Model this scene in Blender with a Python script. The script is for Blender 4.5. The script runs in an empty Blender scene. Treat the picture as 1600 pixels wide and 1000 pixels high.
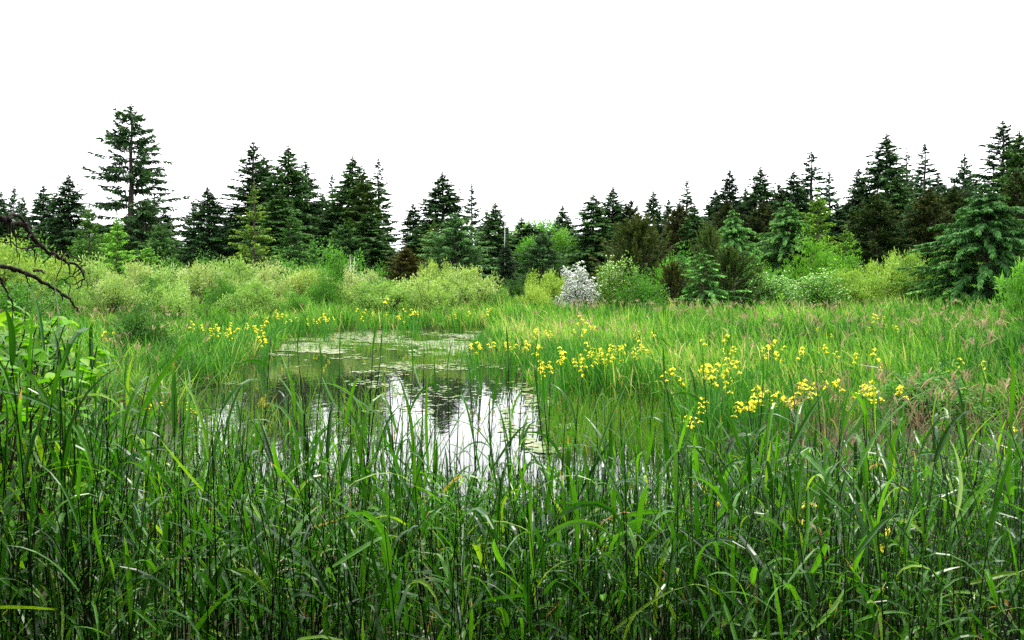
import bpy, math, random
import numpy as np

# ------------------------------------------------------------------ camera, sky, sun, exposure
sc = bpy.context.scene
COL = sc.collection
EYE = 2.2            # eye height above the pond, metres
HZ = 443.0           # row of the horizon in the 1600 x 1000 photograph
FPX = 1385.0         # focal length in photograph pixels
cam_d = bpy.data.cameras.new('camera')
cam_d.sensor_width = 36.0
cam_d.lens = 36.0 * FPX / 1600.0
cam_d.shift_y = -(500.0 - HZ) / 1600.0
cam_d.clip_start = 0.05
cam_d.clip_end = 5000.0
cam = bpy.data.objects.new('camera', cam_d)
COL.objects.link(cam)
cam.location = (0, 0, EYE)
cam.rotation_euler = (math.radians(90), 0, 0)
sc.camera = cam

SUN_EL, SUN_AZ = math.radians(62), math.radians(22)     # azimuth from +Y towards +X
world = bpy.data.worlds.new('World')
sc.world = world
world.use_nodes = True
nt = world.node_tree
nt.nodes.clear()
sky = nt.nodes.new('ShaderNodeTexSky')
sky.sky_type = 'NISHITA'
sky.sun_disc = False
sky.sun_elevation = SUN_EL
sky.sun_rotation = SUN_AZ
sky.dust_density = 4.0
sky.air_density = 1.0
hs = nt.nodes.new('ShaderNodeHueSaturation')
hs.inputs['Saturation'].default_value = 0.1
mixw = nt.nodes.new('ShaderNodeMix')
mixw.data_type = 'RGBA'
mixw.inputs[0].default_value = 0.8                        # an even veil of bright cloud over the clear sky
mixw.inputs[7].default_value = (13.0, 13.2, 13.6, 1)
bg = nt.nodes.new('ShaderNodeBackground')
bg.inputs['Strength'].default_value = 0.095
wo = nt.nodes.new('ShaderNodeOutputWorld')
nt.links.new(sky.outputs[0], hs.inputs['Color'])
nt.links.new(hs.outputs[0], mixw.inputs[6])
nt.links.new(mixw.outputs[2], bg.inputs['Color'])
nt.links.new(bg.outputs[0], wo.inputs[0])

sun_d = bpy.data.lights.new('sun', 'SUN')
sun_d.energy = 1.5
sun_d.angle = math.radians(11)
sun_d.color = (1.0, 0.95, 0.86)
sun = bpy.data.objects.new('sun', sun_d)
COL.objects.link(sun)
sun.rotation_euler = (math.pi / 2 - SUN_EL, 0, math.pi - SUN_AZ)

sc.view_settings.view_transform = 'Standard'
sc.view_settings.look = 'None'
sc.view_settings.gamma = 1.0
sc.view_settings.use_curve_mapping = False
sc.view_settings.exposure = 1.5
sc.render.engine = 'CYCLES'
sc.cycles.max_bounces = 6
sc.cycles.diffuse_bounces = 3
sc.cycles.glossy_bounces = 3
sc.cycles.transmission_bounces = 3
sc.cycles.use_denoising = False

rng = np.random.default_rng(11)
PI = math.pi

# ------------------------------------------------------------------ helpers
def W(px, py, z=0.0):
    """the point of the level z that shows at a photograph pixel"""
    Y = (EYE - z) * FPX / (py - HZ)
    return ((px - 800.0) / FPX * Y, Y)

def at(px, py, Y):
    return ((px - 800.0) / FPX * Y, Y, EYE - (py - HZ) / FPX * Y)

class Geo:
    """collects vertices, faces of any size and one tint value per vertex"""
    def __init__(s):
        s.V, s.F, s.T, s.n = [], [], [], 0
    def add(s, V, F, tint=0.5):
        V = np.asarray(V, float).reshape(-1, 3)
        F = np.asarray(F, np.int64)
        s.V.append(V)
        s.F.append(F + s.n)
        t = np.broadcast_to(np.asarray(tint, float), (len(V),))
        s.T.append(t)
        s.n += len(V)
    def mesh(s, name, mat, smooth=False):
        me = bpy.data.meshes.new(name)
        V = np.concatenate(s.V).astype(np.float32)
        me.vertices.add(len(V))
        me.vertices.foreach_set('co', V.ravel())
        nl = sum(f.size for f in s.F)
        npoly = sum(len(f) for f in s.F)
        me.loops.add(nl)
        me.polygons.add(npoly)
        me.loops.foreach_set('vertex_index', np.concatenate([f.ravel() for f in s.F]).astype(np.int32))
        sizes = np.concatenate([np.full(len(f), f.shape[1]) for f in s.F])
        starts = np.concatenate([[0], np.cumsum(sizes)[:-1]])
        me.polygons.foreach_set('loop_start', starts.astype(np.int32))
        me.polygons.foreach_set('use_smooth', np.full(npoly, smooth))
        a = me.attributes.new('tint', 'FLOAT', 'POINT')
        a.data.foreach_set('value', np.concatenate(s.T).astype(np.float32))
        me.update(calc_edges=True)
        me.materials.append(mat)
        return me

def link(name, data, parent=None, loc=None, rot=None, scale=None):
    o = bpy.data.objects.new(name, data)
    COL.objects.link(o)
    if parent is not None:
        o.parent = parent
    if loc is not None: o.location = loc
    if rot is not None: o.rotation_euler = rot
    if scale is not None: o.scale = scale
    return o

def tag(o, label, cat=None, group=None, kind=None):
    o['label'] = label
    if cat: o['category'] = cat
    if group: o['group'] = group
    if kind: o['kind'] = kind
    return o

def ribbons(g, base, az, elev, length, width, droop, nseg=4, power=1.5, curl=0.0, roll=0.0, fold=0.0,
            profile='blade', tint=0.5, tip=None):
    """many tapering curved leaves at once"""
    base = np.asarray(base, float); N = len(base)
    if N == 0: return
    f = lambda v: np.broadcast_to(np.asarray(v, float), (N,))[:, None]
    az, elev, length, width, droop, curl, roll, power = map(f, (az, elev, length, width, droop, curl, roll, power))
    t = np.linspace(0, 1, nseg + 1)[None, :]
    e = elev - droop * t ** power
    a = az + curl * t
    d = np.stack([np.cos(e) * np.cos(a), np.cos(e) * np.sin(a), np.sin(e)], -1)
    mid = 0.5 * (d[:, 1:] + d[:, :-1]) * (length / nseg)[:, :, None]
    P = np.concatenate([base[:, None, :], base[:, None, :] + np.cumsum(mid, 1)], 1)
    S = np.stack([-np.sin(a), np.cos(a), np.zeros_like(a)], -1)
    Nn = np.cross(d, S)
    S2 = S * np.cos(roll)[:, :, None] + Nn * np.sin(roll)[:, :, None]
    N2 = np.cross(d, S2)
    if profile == 'blade':
        w = np.interp(t[0], [0, .12, .35, .7, 1], [.55, .85, 1, .72, .03])
    elif profile == 'spray':
        w = np.interp(t[0], [0, .4, .75, 1], [.3, 1, .8, .08])
    elif profile == 'leaf':
        w = np.interp(t[0], [0, .25, .5, .8, 1], [.1, .85, 1, .6, .02])
    else:
        w = np.interp(t[0], [0, 1], [1, .5])
    w = w[None, :] * width
    L = P - S2 * (w / 2)[:, :, None]
    R = P + S2 * (w / 2)[:, :, None]
    n1 = nseg + 1
    if fold:
        C = P - N2 * (w * fold)[:, :, None]
        V = np.stack([L, C, R], 2)
        k = 3
    else:
        V = np.stack([L, R], 2)
        k = 2
    i = np.arange(nseg)
    q = []
    for c in range(k - 1):
        q.append(np.stack([i * k + c, i * k + c + 1, (i + 1) * k + c + 1, (i + 1) * k + c], -1))
    q = np.concatenate(q)
    F = (q[None] + (np.arange(N) * n1 * k)[:, None, None]).reshape(-1, 4)
    tt = np.repeat(np.broadcast_to(np.asarray(tint, float), (N,)), n1 * k).reshape(N, n1, k).copy()
    if tip is not None: tt[:, -2:] = np.where(np.isnan(tip)[:, None, None], tt[:, -2:], tip[:, None, None])
    tt = tt.ravel()
    g.add(V.reshape(-1, 3), F, tt)
    return P

def kites(g, base, az, elev, length, width, roll, tint, bend):
    """slim pointed sprays, one kite-shaped face each, tips bent down"""
    d = np.stack([np.cos(elev) * np.cos(az), np.cos(elev) * np.sin(az), np.sin(elev)], -1)
    e2 = elev - bend
    d2 = np.stack([np.cos(e2) * np.cos(az), np.cos(e2) * np.sin(az), np.sin(e2)], -1)
    S = np.stack([-np.sin(az), np.cos(az), 0 * az], -1)
    S = S * np.cos(roll)[:, None] + np.cross(d, S) * np.sin(roll)[:, None]
    m = base + d * (length * .45)[:, None]
    w = S * (width / 2)[:, None]
    V = np.stack([base, m + w, m + d2 * (length * .55)[:, None], m - w], 1)
    N = len(base)
    g.add(V.reshape(-1, 3), np.arange(N * 4).reshape(N, 4), np.repeat(tint, 4))

def tube(g, pts, radii, sides=6, tint=0.5, cap=True):
    pts = np.asarray(pts, float); n = len(pts)
    radii = np.broadcast_to(np.asarray(radii, float), (n,))
    d = np.gradient(pts, axis=0)
    d /= np.linalg.norm(d, axis=1)[:, None] + 1e-9
    ref = np.array([0.0, 0, 1]) if abs(d[:, 2]).mean() < .8 else np.array([1.0, 0, 0])
    u = np.cross(d, ref); u /= np.linalg.norm(u, axis=1)[:, None] + 1e-9
    v = np.cross(d, u)
    th = np.arange(sides) * 2 * PI / sides
    V = pts[:, None] + radii[:, None, None] * (np.cos(th)[None, :, None] * u[:, None] + np.sin(th)[None, :, None] * v[:, None])
    i = np.arange(n - 1)[:, None] * sides
    j = np.arange(sides)[None, :]
    jn = (j + 1) % sides
    F = np.stack([i + j, i + jn, i + sides + jn, i + sides + j], -1).reshape(-1, 4)
    o = g.n
    g.add(V.reshape(-1, 3), F, tint)
    if cap:
        g.F.append(np.array([np.arange(sides)[::-1] + o]))
        g.F.append(np.array([np.arange(sides) + (n - 1) * sides + o]))

def wob(x, y, s=1.0, seed=0):
    """smooth pseudo noise in -1..1"""
    r = np.random.default_rng(1000 + seed)
    out = 0; amp = 1.0; tot = 0
    for k in range(5):
        a, b, c = r.uniform(0, 2 * PI, 3)
        fr = s * (1.0 + 0.75 * k)
        out = out + amp * np.sin(fr * (x * np.cos(a) + y * np.sin(a)) + b + 1.3 * np.sin(fr * .6 * (x * np.sin(c) - y * np.cos(c)) + c))
        tot += amp; amp *= 0.75
    return out / tot * 1.5

# ------------------------------------------------------------------ materials
def new_mat(name):
    m = bpy.data.materials.new(name)
    m.use_nodes = True
    m.node_tree.nodes.clear()
    return m, m.node_tree

def leaf_mat(name, stops, trans=0.3, rough=0.45, spec=0.35, objcol=True, tcol=(1.15, 1.1, 0.55)):
    """leaf: glossy skin over a diffuse and translucent body; the tint attribute picks the leaf's own colour"""
    m, t = new_mat(name)
    N, Lk = t.nodes, t.links
    at_ = N.new('ShaderNodeAttribute'); at_.attribute_name = 'tint'
    rp = N.new('ShaderNodeValToRGB')
    els = rp.color_ramp.elements
    while len(els) < len(stops): els.new(0.5)
    for e, (p, c) in zip(els, stops):
        e.position = p; e.color = (*c, 1)
    Lk.new(at_.outputs['Fac'], rp.inputs[0])
    col = rp.outputs[0]
    if objcol:
        oi = N.new('ShaderNodeObjectInfo')
        mx = N.new('ShaderNodeMix'); mx.data_type = 'RGBA'; mx.blend_type = 'MULTIPLY'; mx.inputs[0].default_value = 1
        Lk.new(col, mx.inputs[6]); Lk.new(oi.outputs['Color'], mx.inputs[7])
        col = mx.outputs[2]
    pb = N.new('ShaderNodeBsdfPrincipled')
    pb.inputs['Roughness'].default_value = rough
    pb.inputs['Specular IOR Level'].default_value = spec
    Lk.new(col, pb.inputs['Base Color'])
    out = N.new('ShaderNodeOutputMaterial')
    if trans > 0:
        tm = N.new('ShaderNodeMix'); tm.data_type = 'RGBA'; tm.blend_type = 'MULTIPLY'; tm.inputs[0].default_value = 1
        tm.inputs[7].default_value = (*tcol, 1)
        Lk.new(col, tm.inputs[6])
        tr = N.new('ShaderNodeBsdfTranslucent')
        Lk.new(tm.outputs[2], tr.inputs[0])
        ms = N.new('ShaderNodeMixShader'); ms.inputs[0].default_value = trans
        Lk.new(pb.outputs[0], ms.inputs[1]); Lk.new(tr.outputs[0], ms.inputs[2])
        Lk.new(ms.outputs[0], out.inputs[0])
    else:
        Lk.new(pb.outputs[0], out.inputs[0])
    return m

def noise_mat(name, c0, c1, scale=5.0, rough=0.9, bump=0.3, lo=0.35, hi=0.65, c2=None, detail=6):
    m, t = new_mat(name)
    N, Lk = t.nodes, t.links
    tc = N.new('ShaderNodeTexCoord')
    nz = N.new('ShaderNodeTexNoise'); nz.inputs['Scale'].default_value = scale; nz.inputs['Detail'].default_value = detail
    rp = N.new('ShaderNodeValToRGB')
    rp.color_ramp.elements[0].position = lo; rp.color_ramp.elements[0].color = (*c0, 1)
    rp.color_ramp.elements[1].position = hi; rp.color_ramp.elements[1].color = (*c1, 1)
    if c2:
        e = rp.color_ramp.elements.new(min(hi + .12, 1)); e.color = (*c2, 1)
    Lk.new(tc.outputs['Object'], nz.inputs['Vector'])
    Lk.new(nz.outputs['Fac'], rp.inputs[0])
    pb = N.new('ShaderNodeBsdfPrincipled'); pb.inputs['Roughness'].default_value = rough
    pb.inputs['Specular IOR Level'].default_value = 0.2
    Lk.new(rp.outputs[0], pb.inputs['Base Color'])
    if bump:
        bp = N.new('ShaderNodeBump'); bp.inputs['Strength'].default_value = bump; bp.inputs['Distance'].default_value = 0.02
        Lk.new(nz.outputs['Fac'], bp.inputs['Height']); Lk.new(bp.outputs[0], pb.inputs['Normal'])
    out = N.new('ShaderNodeOutputMaterial')
    Lk.new(pb.outputs[0], out.inputs[0])
    return m

M_ground = noise_mat('marsh_soil', (0.022, 0.03, 0.010), (0.05, 0.055, 0.02), 1.3, 0.95, 0.6)
M_bark = noise_mat('bark', (0.035, 0.026, 0.02), (0.10, 0.08, 0.065), 9.0, 0.9, 0.6)
M_dead = noise_mat('lichen_bark', (0.012, 0.008, 0.007), (0.035, 0.026, 0.022), 24.0, 0.9, 0.9, .35, .58, (0.30, 0.30, 0.27))
M_snag = noise_mat('bleached_wood', (0.32, 0.31, 0.29), (0.56, 0.55, 0.53), 6.0, 0.8, 0.3)
M_twig = noise_mat('twig', (0.035, 0.018, 0.012), (0.09, 0.045, 0.03), 30.0, 0.7, 0.2)
M_shoot = noise_mat('green_shoot', (0.03, 0.05, 0.012), (0.07, 0.10, 0.03), 30.0, 0.6, 0.1)

G = lambda k, r=(0.055, 0.135, 0.022): tuple(k * c for c in r)
M_fore = leaf_mat('reed_grass', [(0, (0.009, 0.052, 0.005)), (.45, (0.031, 0.150, 0.010)), (.85, (0.110, 0.34, 0.020)), (.955, (0.26, 0.47, 0.03)), (.965, (0.36, 0.22, 0.09)), (1, (0.40, 0.27, 0.13))], .45, .3, .45, False, (1.2, 1.15, .4))
M_stem = leaf_mat('reed_stem', [(0, (0.008, 0.011, 0.006)), (.45, (0.014, 0.028, 0.007)), (.7, (0.035, 0.10, 0.012)), (1, (0.06, 0.17, 0.02))], 0, .5, .2, False)
M_mead = leaf_mat('meadow_blade', [(0, (0.012, 0.070, 0.007)), (.3, (0.050, 0.195, 0.018)), (.62, (0.14, 0.36, 0.036)), (.85, (0.29, 0.47, 0.07)), (1, (0.52, 0.48, 0.20))], .35, .55, .10, False)
M_straw = leaf_mat('dry_reed', [(0, (0.07, 0.048, 0.028)), (.5, (0.21, 0.16, 0.085)), (1, (0.44, 0.37, 0.22))], .2, .7, .1, False, (1, .9, .7))
M_plume = leaf_mat('seed_head', [(0, (0.22, 0.15, 0.10)), (.5, (0.33, 0.25, 0.15)), (1, (0.42, 0.36, 0.18))], .25, .8, .05, False, (1, .9, .8))
M_sedge = leaf_mat('sedge_blade', [(0, (0.035, 0.13, 0.010)), (.5, (0.095, 0.26, 0.022)), (.85, (0.21, 0.36, 0.05)), (1, (0.40, 0.27, 0.11))], .3, .55, .12, False)
M_pad = leaf_mat('floating_leaf', [(0, (0.06, 0.11, 0.02)), (.5, (0.13, 0.19, 0.045)), (.8, (0.23, 0.25, 0.10)), (1, (0.26, 0.17, 0.09))], 0, .45, .35, False)
M_irisleaf = leaf_mat('iris_leaf', [(0, (0.018, 0.11, 0.012)), (.6, (0.05, 0.22, 0.022)), (1, (0.12, 0.33, 0.04))], .3, .42, .2, False)
M_irisflower = leaf_mat('iris_petal', [(0, (0.82, 0.66, 0.010)), (.6, (0.87, 0.79, 0.030)), (1, (0.90, 0.86, 0.22))], .3, .5, .1, False, (1, 1, .7))
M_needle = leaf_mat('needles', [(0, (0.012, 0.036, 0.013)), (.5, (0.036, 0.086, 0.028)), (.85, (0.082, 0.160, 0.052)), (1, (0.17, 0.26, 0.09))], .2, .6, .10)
M_brown = leaf_mat('brown_needles', [(0, (0.018, 0.037, 0.011)), (.5, (0.045, 0.076, 0.021)), (.85, (0.080, 0.108, 0.030)), (1, (0.125, 0.120, 0.040))], .15, .65, .08)
M_leafy = leaf_mat('broad_leaves', [(0, (0.030, 0.105, 0.012)), (.5, (0.090, 0.23, 0.028)), (.85, (0.19, 0.37, 0.052)), (1, (0.32, 0.47, 0.09))], .32, .5, .14)
M_willow = leaf_mat('willow_leaves', [(0, (0.08, 0.15, 0.028)), (.5, (0.24, 0.36, 0.080)), (.85, (0.43, 0.52, 0.17)), (1, (0.62, 0.64, 0.34))], .3, .5, .12)
M_bloss = leaf_mat('blossom', [(0, (0.76, 0.78, 0.74)), (1, (0.90, 0.90, 0.87))], .4, .7, .1, True, (1, 1, 1))
M_shrub = leaf_mat('dogwood_leaf', [(0, (0.07, 0.27, 0.008)), (.6, (0.14, 0.42, 0.014)), (1, (0.28, 0.55, 0.03))], .5, .45, .2, False)

def water_mat():
    m, t = new_mat('pond_water')
    N, Lk = t.nodes, t.links
    pb = N.new('ShaderNodeBsdfPrincipled')
    pb.inputs['Base Color'].default_value = (0.012, 0.014, 0.009, 1)
    pb.inputs['Roughness'].default_value = 0.025
    pb.inputs['IOR'].default_value = 1.333
    pb.inputs['Specular IOR Level'].default_value = 0.5
    tc = N.new('ShaderNodeTexCoord')
    mp = N.new('ShaderNodeMapping'); mp.inputs['Scale'].default_value = (1.6, 0.8, 1)
    nz = N.new('ShaderNodeTexNoise'); nz.inputs['Scale'].default_value = 2.2; nz.inputs['Detail'].default_value = 2
    bp = N.new('ShaderNodeBump'); bp.inputs['Strength'].default_value = 0.06; bp.inputs['Distance'].default_value = 0.05
    Lk.new(tc.outputs['Object'], mp.inputs[0]); Lk.new(mp.outputs[0], nz.inputs['Vector'])
    Lk.new(nz.outputs['Fac'], bp.inputs['Height']); Lk.new(bp.outputs[0], pb.inputs['Normal'])
    out = N.new('ShaderNodeOutputMaterial'); Lk.new(pb.outputs[0], out.inputs[0])
    return m
M_water = water_mat()

# ------------------------------------------------------------------ the setting: ground with the pond basin, water
POND = np.array([W(*p) for p in [
    (300, 690), (282, 650), (232, 614), (345, 601), (365, 575), (425, 548), (440, 531), (520, 520), (600, 516), (690, 517),
    (765, 516), (805, 530), (735, 551), (760, 567), (822, 574), (838, 602), (885, 625), (960, 634), (1050, 636), (1092, 662), (1075, 690),
    (1150, 745), (1230, 790), (1235, 825), (1000, 838), (700, 842), (400, 815), (318, 740)]])

def pond_sd(x, y):
    """signed distance to the pond's edge, positive on land"""
    P = np.stack([np.ravel(x), np.ravel(y)], -1)
    A = POND; B = np.roll(POND, -1, 0)
    out = np.full(len(P), 1e9); inside = np.zeros(len(P), bool)
    for a, b in zip(A, B):
        ab = b - a
        t = np.clip(((P - a) @ ab) / (ab @ ab), 0, 1)
        out = np.minimum(out, np.hypot(*(P - a - t[:, None] * ab).T))
        c = ((a[1] > P[:, 1]) != (b[1] > P[:, 1]))
        with np.errstate(divide='ignore', invalid='ignore'):
            xi = (b[0] - a[0]) * (P[:, 1] - a[1]) / (b[1] - a[1]) + a[0]
        inside ^= c & (P[:, 0] < xi)
    return np.where(inside, -out, out).reshape(np.shape(x))

def ground_z(x, y):
    x = np.asarray(x, float); y = np.asarray(y, float)
    d = pond_sd(x, y) + 0.25 * wob(x, y, 1.1, 3)
    z = np.clip(d * 0.22, -0.5, 0.12)
    z = z + np.where(d > 0, 0.05 * np.clip(d, 0, 1) * (1 + wob(x, y, .9, 5)), 0)
    bank = np.clip((8.6 - y) / 6.6, 0, 1)
    bank = bank * bank * (3 - 2 * bank) * 0.72
    z = z + bank * np.clip(d + .2, 0, 1)
    z = z + np.clip((y - 55) / 60, 0, 1) * 0.6 * (1 + .4 * wob(x, y, .05, 8))
    return z

def axis(lo, hi, step, far):
    core = np.arange(lo, hi + 1e-6, step)
    out = []; s = step; v = hi
    while v < far:
        s *= 1.22; v += s; out.append(v)
    left = []; s = step; v = lo
    while v > -far:
        s *= 1.22; v -= s; left.append(v)
    return np.concatenate([left[::-1], core, out])
gx = axis(-22, 22, 0.3, 2500); gy = axis(-2, 46, 0.3, 2500)
X, Y = np.meshgrid(gx, gy)
Z = ground_z(X, Y)
g = Geo()
nx, ny = len(gx), len(gy)
ii, jj = np.meshgrid(np.arange(nx - 1), np.arange(ny - 1))
b0 = (jj * nx + ii).ravel()
g.add(np.stack([X, Y, Z], -1).reshape(-1, 3), np.stack([b0, b0 + 1, b0 + nx + 1, b0 + nx], -1))
ground = link('ground', g.mesh('ground', M_ground, True))
tag(ground, 'dark marshy ground around the pond, rising to a bank in front', kind='structure')

lo = POND.min(0) - 1.5; hi = POND.max(0) + 1.5
wv = [(lo[0], lo[1], 0), (hi[0], lo[1], 0), (hi[0], hi[1], 0), (lo[0], hi[1], 0)]
g = Geo(); g.add(wv, [[0, 1, 2, 3]])
water = link('pond_water', g.mesh('pond_water', M_water))
tag(water, 'still dark pond mirroring white sky and conifers', kind='structure')

# ------------------------------------------------------------------ conifers
def conifer(seed, H, R, base=0.06, pw=0.9, up=0.7, down=-0.25, nb=5, step=0.42, gap=0.05, droop=0.5, spray=0.5, sw=0.15,
            dens=9.0, tip=0.0, mat=None, tmean=0.45, tiptint=0.35, limb=True, side=0.9, low=0.55, lean=0.0, minl=.12, hang=.25):
    r = np.random.default_rng(seed)
    crown, limbs, trunk = Geo(), Geo(), Geo()
    zs = np.linspace(0, H, 14)
    bend = lean * H * (zs / H) ** 2
    tube(trunk, np.stack([bend + .03 * np.sin(zs * 1.3 + seed), .03 * np.cos(zs * 1.1), zs], -1),
         np.interp(zs, [0, .4, H], [.020 * H * 1.35, .015 * H, .0012 * H]), 8)
    tw_b, tw_az, tw_el, tw_l, tw_w, tw_t = [], [], [], [], [], []
    z = base * H
    while z < H * 0.985:
        f = (z - base * H) / (H * (1 - base))
        prof = min((1 - f) ** pw, (1 - f) * 1.8) * min(1.0, low + f * 3.5)
        n = max(3, int(round(nb * (0.75 + .5 * r.random()))))
        a0 = r.uniform(0, 2 * PI)
        wl = r.uniform(.72, 1.15)
        for k in range(n):
            if r.random() < gap: continue
            az = a0 + 2 * PI * k / n + r.normal(0, .25)
            L = R * prof * wl * r.uniform(.5, 1.22) + minl * (1 - f)
            e0 = down + (up - down) * f ** 1.2 + r.normal(0, .2)
            t = np.linspace(0, 1, 7)
            e = e0 - droop * r.uniform(.6, 1.4) * t + tip * r.uniform(.3, 1.6) * t * t
            d = np.stack([np.cos(e) * np.cos(az), np.cos(e) * np.sin(az), np.sin(e)], -1)
            zz = z + r.normal(0, step * .6)
            p0 = np.array([lean * H * (zz / H) ** 2, 0, zz])
            P = p0 + np.concatenate([[[0, 0, 0]], np.cumsum(.5 * (d[1:] + d[:-1]) * L / 6, 0)])
            if limb and L > .35:
                tube(limbs, P[[0, 2, 4, 6]], np.array([.014, .010, .006, .002]) * max(L, .8) + .004, 3, cap=False)
            m = int(L * dens * 1.75) + 5
            tt = np.sort(r.uniform(.08 if L < 1.2 else .16, 1.0, m) ** .8)
            bp = np.stack([np.interp(tt, t, P[:, c]) for c in range(3)], -1)
            ee = np.interp(tt, t, e)
            sd = np.where(np.arange(m) % 2 == 0, 1, -1)
            tw_b.append(bp); tw_az.append(az + sd * r.uniform(.25, side + .2, m))
            tw_el.append(ee - r.uniform(-.25, .55 + hang, m))
            tw_l.append(spray * (1.15 - .55 * tt) * r.uniform(.6, 1.25, m) * min(1, .22 + L / 1.7))
            tw_w.append(sw * .62 * r.uniform(.6, 1.4, m))
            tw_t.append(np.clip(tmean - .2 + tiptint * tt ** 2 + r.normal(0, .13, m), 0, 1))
        z += step * r.uniform(.75, 1.25) * (1.0 - .35 * f)
    # leader
    c = 14
    tw_b.append(np.stack([np.full(c, lean * H), np.zeros(c), np.linspace(H * .93, H * .99, c)], -1))
    tw_az.append(r.uniform(0, 2 * PI, c)); tw_el.append(r.uniform(.5, 1.2, c))
    tw_l.append(np.linspace(spray * .6, spray * .3, c)); tw_w.append(np.full(c, sw * .45)); tw_t.append(np.full(c, tmean))
    cat = np.concatenate
    n = len(cat(tw_az))
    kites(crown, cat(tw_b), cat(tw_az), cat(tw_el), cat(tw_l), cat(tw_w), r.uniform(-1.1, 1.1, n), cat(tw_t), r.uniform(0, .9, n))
    CV = np.concatenate(crown.V)
    hr = np.hypot(CV[:, 0] - lean * H * (CV[:, 2] / H) ** 2, CV[:, 1])
    R = float(np.percentile(hr, 96))
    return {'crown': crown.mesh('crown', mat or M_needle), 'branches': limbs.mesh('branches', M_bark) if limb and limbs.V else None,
            'trunk': trunk.mesh('trunk', M_bark, True), 'H': H, 'R': R}

CON = {
    'fir':     conifer(1, 16, 3.0, nb=8, step=.27, gap=.06, dens=17, pw=.72, sw=.20, low=.8),
    'spruce':  conifer(2, 16, 2.8, nb=8, step=.27, gap=.10, dens=15, pw=.66, droop=.7, tip=.4, lean=.004, sw=.21, low=.75),
    'ragged':  conifer(3, 16, 2.9, nb=7, step=.36, gap=.22, dens=14, pw=.6, droop=.5, tip=.35, up=.9, lean=-.008, sw=.20, low=.75),
    'open':    conifer(4, 20, 4.6, base=.16, nb=6, step=.50, gap=.20, low=.8, dens=15, pw=.66, droop=.35, tip=.45, down=-.15, up=.75, spray=.7, sw=.20, hang=.5),
    'sparse':  conifer(5, 16, 2.3, base=.05, nb=6, step=.50, gap=.18, dens=16, pw=.62, droop=.4, tip=.35, down=-.2, up=.5, spray=.62, sw=.24),
    'brown':   conifer(6, 13, 3.2, nb=8, step=.34, gap=.03, dens=14, pw=.5, droop=.0, up=.9, down=.15, mat=M_brown, tmean=.4, low=.85, sw=.17),
    'hemlock': conifer(7, 7, 2.9, base=.01, nb=11, step=.28, gap=.02, dens=38, pw=.55, droop=1.15, up=.7, down=.32, spray=.36, sw=.095, tmean=.42, tiptint=.55, low=.85),
    'hemlock2': conifer(8, 7, 2.4, base=.03, nb=7, step=.36, gap=.06, dens=30, pw=.65, droop=1.0, up=.6, down=.25, spray=.38, sw=.10, tmean=.45, tiptint=.55, low=.85),
    'pine':    conifer(9, 6, 3.0, base=.04, nb=9, step=.26, gap=.04, dens=24, pw=.42, droop=-.55, up=1.1, down=.2, spray=.38, sw=.08, mat=M_brown, tmean=.5, tiptint=.5, side=.5, low=.8),
    'young':   conifer(10, 8, 1.9, base=.03, nb=7, step=.32, gap=.04, dens=22, pw=.75, droop=.2, up=.7, down=.1, spray=.44, sw=.12, tmean=.55, tiptint=.4, low=.75),
    'fan':     conifer(12, 9, 3.8, base=.03, nb=8, step=.34, gap=.04, dens=20, pw=.55, droop=.25, tip=-.2, up=.95, down=.25, spray=.5, sw=.12, tmean=.5, tiptint=.45, low=.85),
    'layered': conifer(13, 11, 2.1, base=.03, nb=7, step=.55, gap=.03, dens=20, pw=.66, droop=.15, tip=.3, up=.3, down=-.1, spray=.42, sw=.13, tmean=.5, tiptint=.5),
}

def place(kind, lib, px, topy, hw, Yd, color=(1, 1, 1), label='', cat='tree', group=None, name='conifer_tree', rz=None, foot=None):
    src = lib[kind]
    x = (px - 800) / FPX * Yd
    zg = float(ground_z(np.array([x]), np.array([Yd]))[0]) - .05
    ztop = EYE - (topy - HZ) / FPX * Yd
    sz = (ztop - zg) / src['H']
    sx = (hw / FPX * Yd) / src['R'] * (1.6 if 'crown' in src else 1.2)
    o = bpy.data.objects.new(name, None)
    COL.objects.link(o)
    o.location = (x, Yd, zg)
    o.rotation_euler = (0, 0, rng.uniform(0, 2 * PI) if rz is None else rz)
    o.scale = (sx, sx, sz)
    tag(o, label, cat, group)
    for part in ('trunk', 'branches', 'crown', 'stems', 'foliage', 'blossom'):
        if src.get(part) is not None:
            c = link(part, src[part], o)
            c.color = (*color, 1)
            if part != 'trunk': c['kind'] = 'stuff'
    return o

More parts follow.
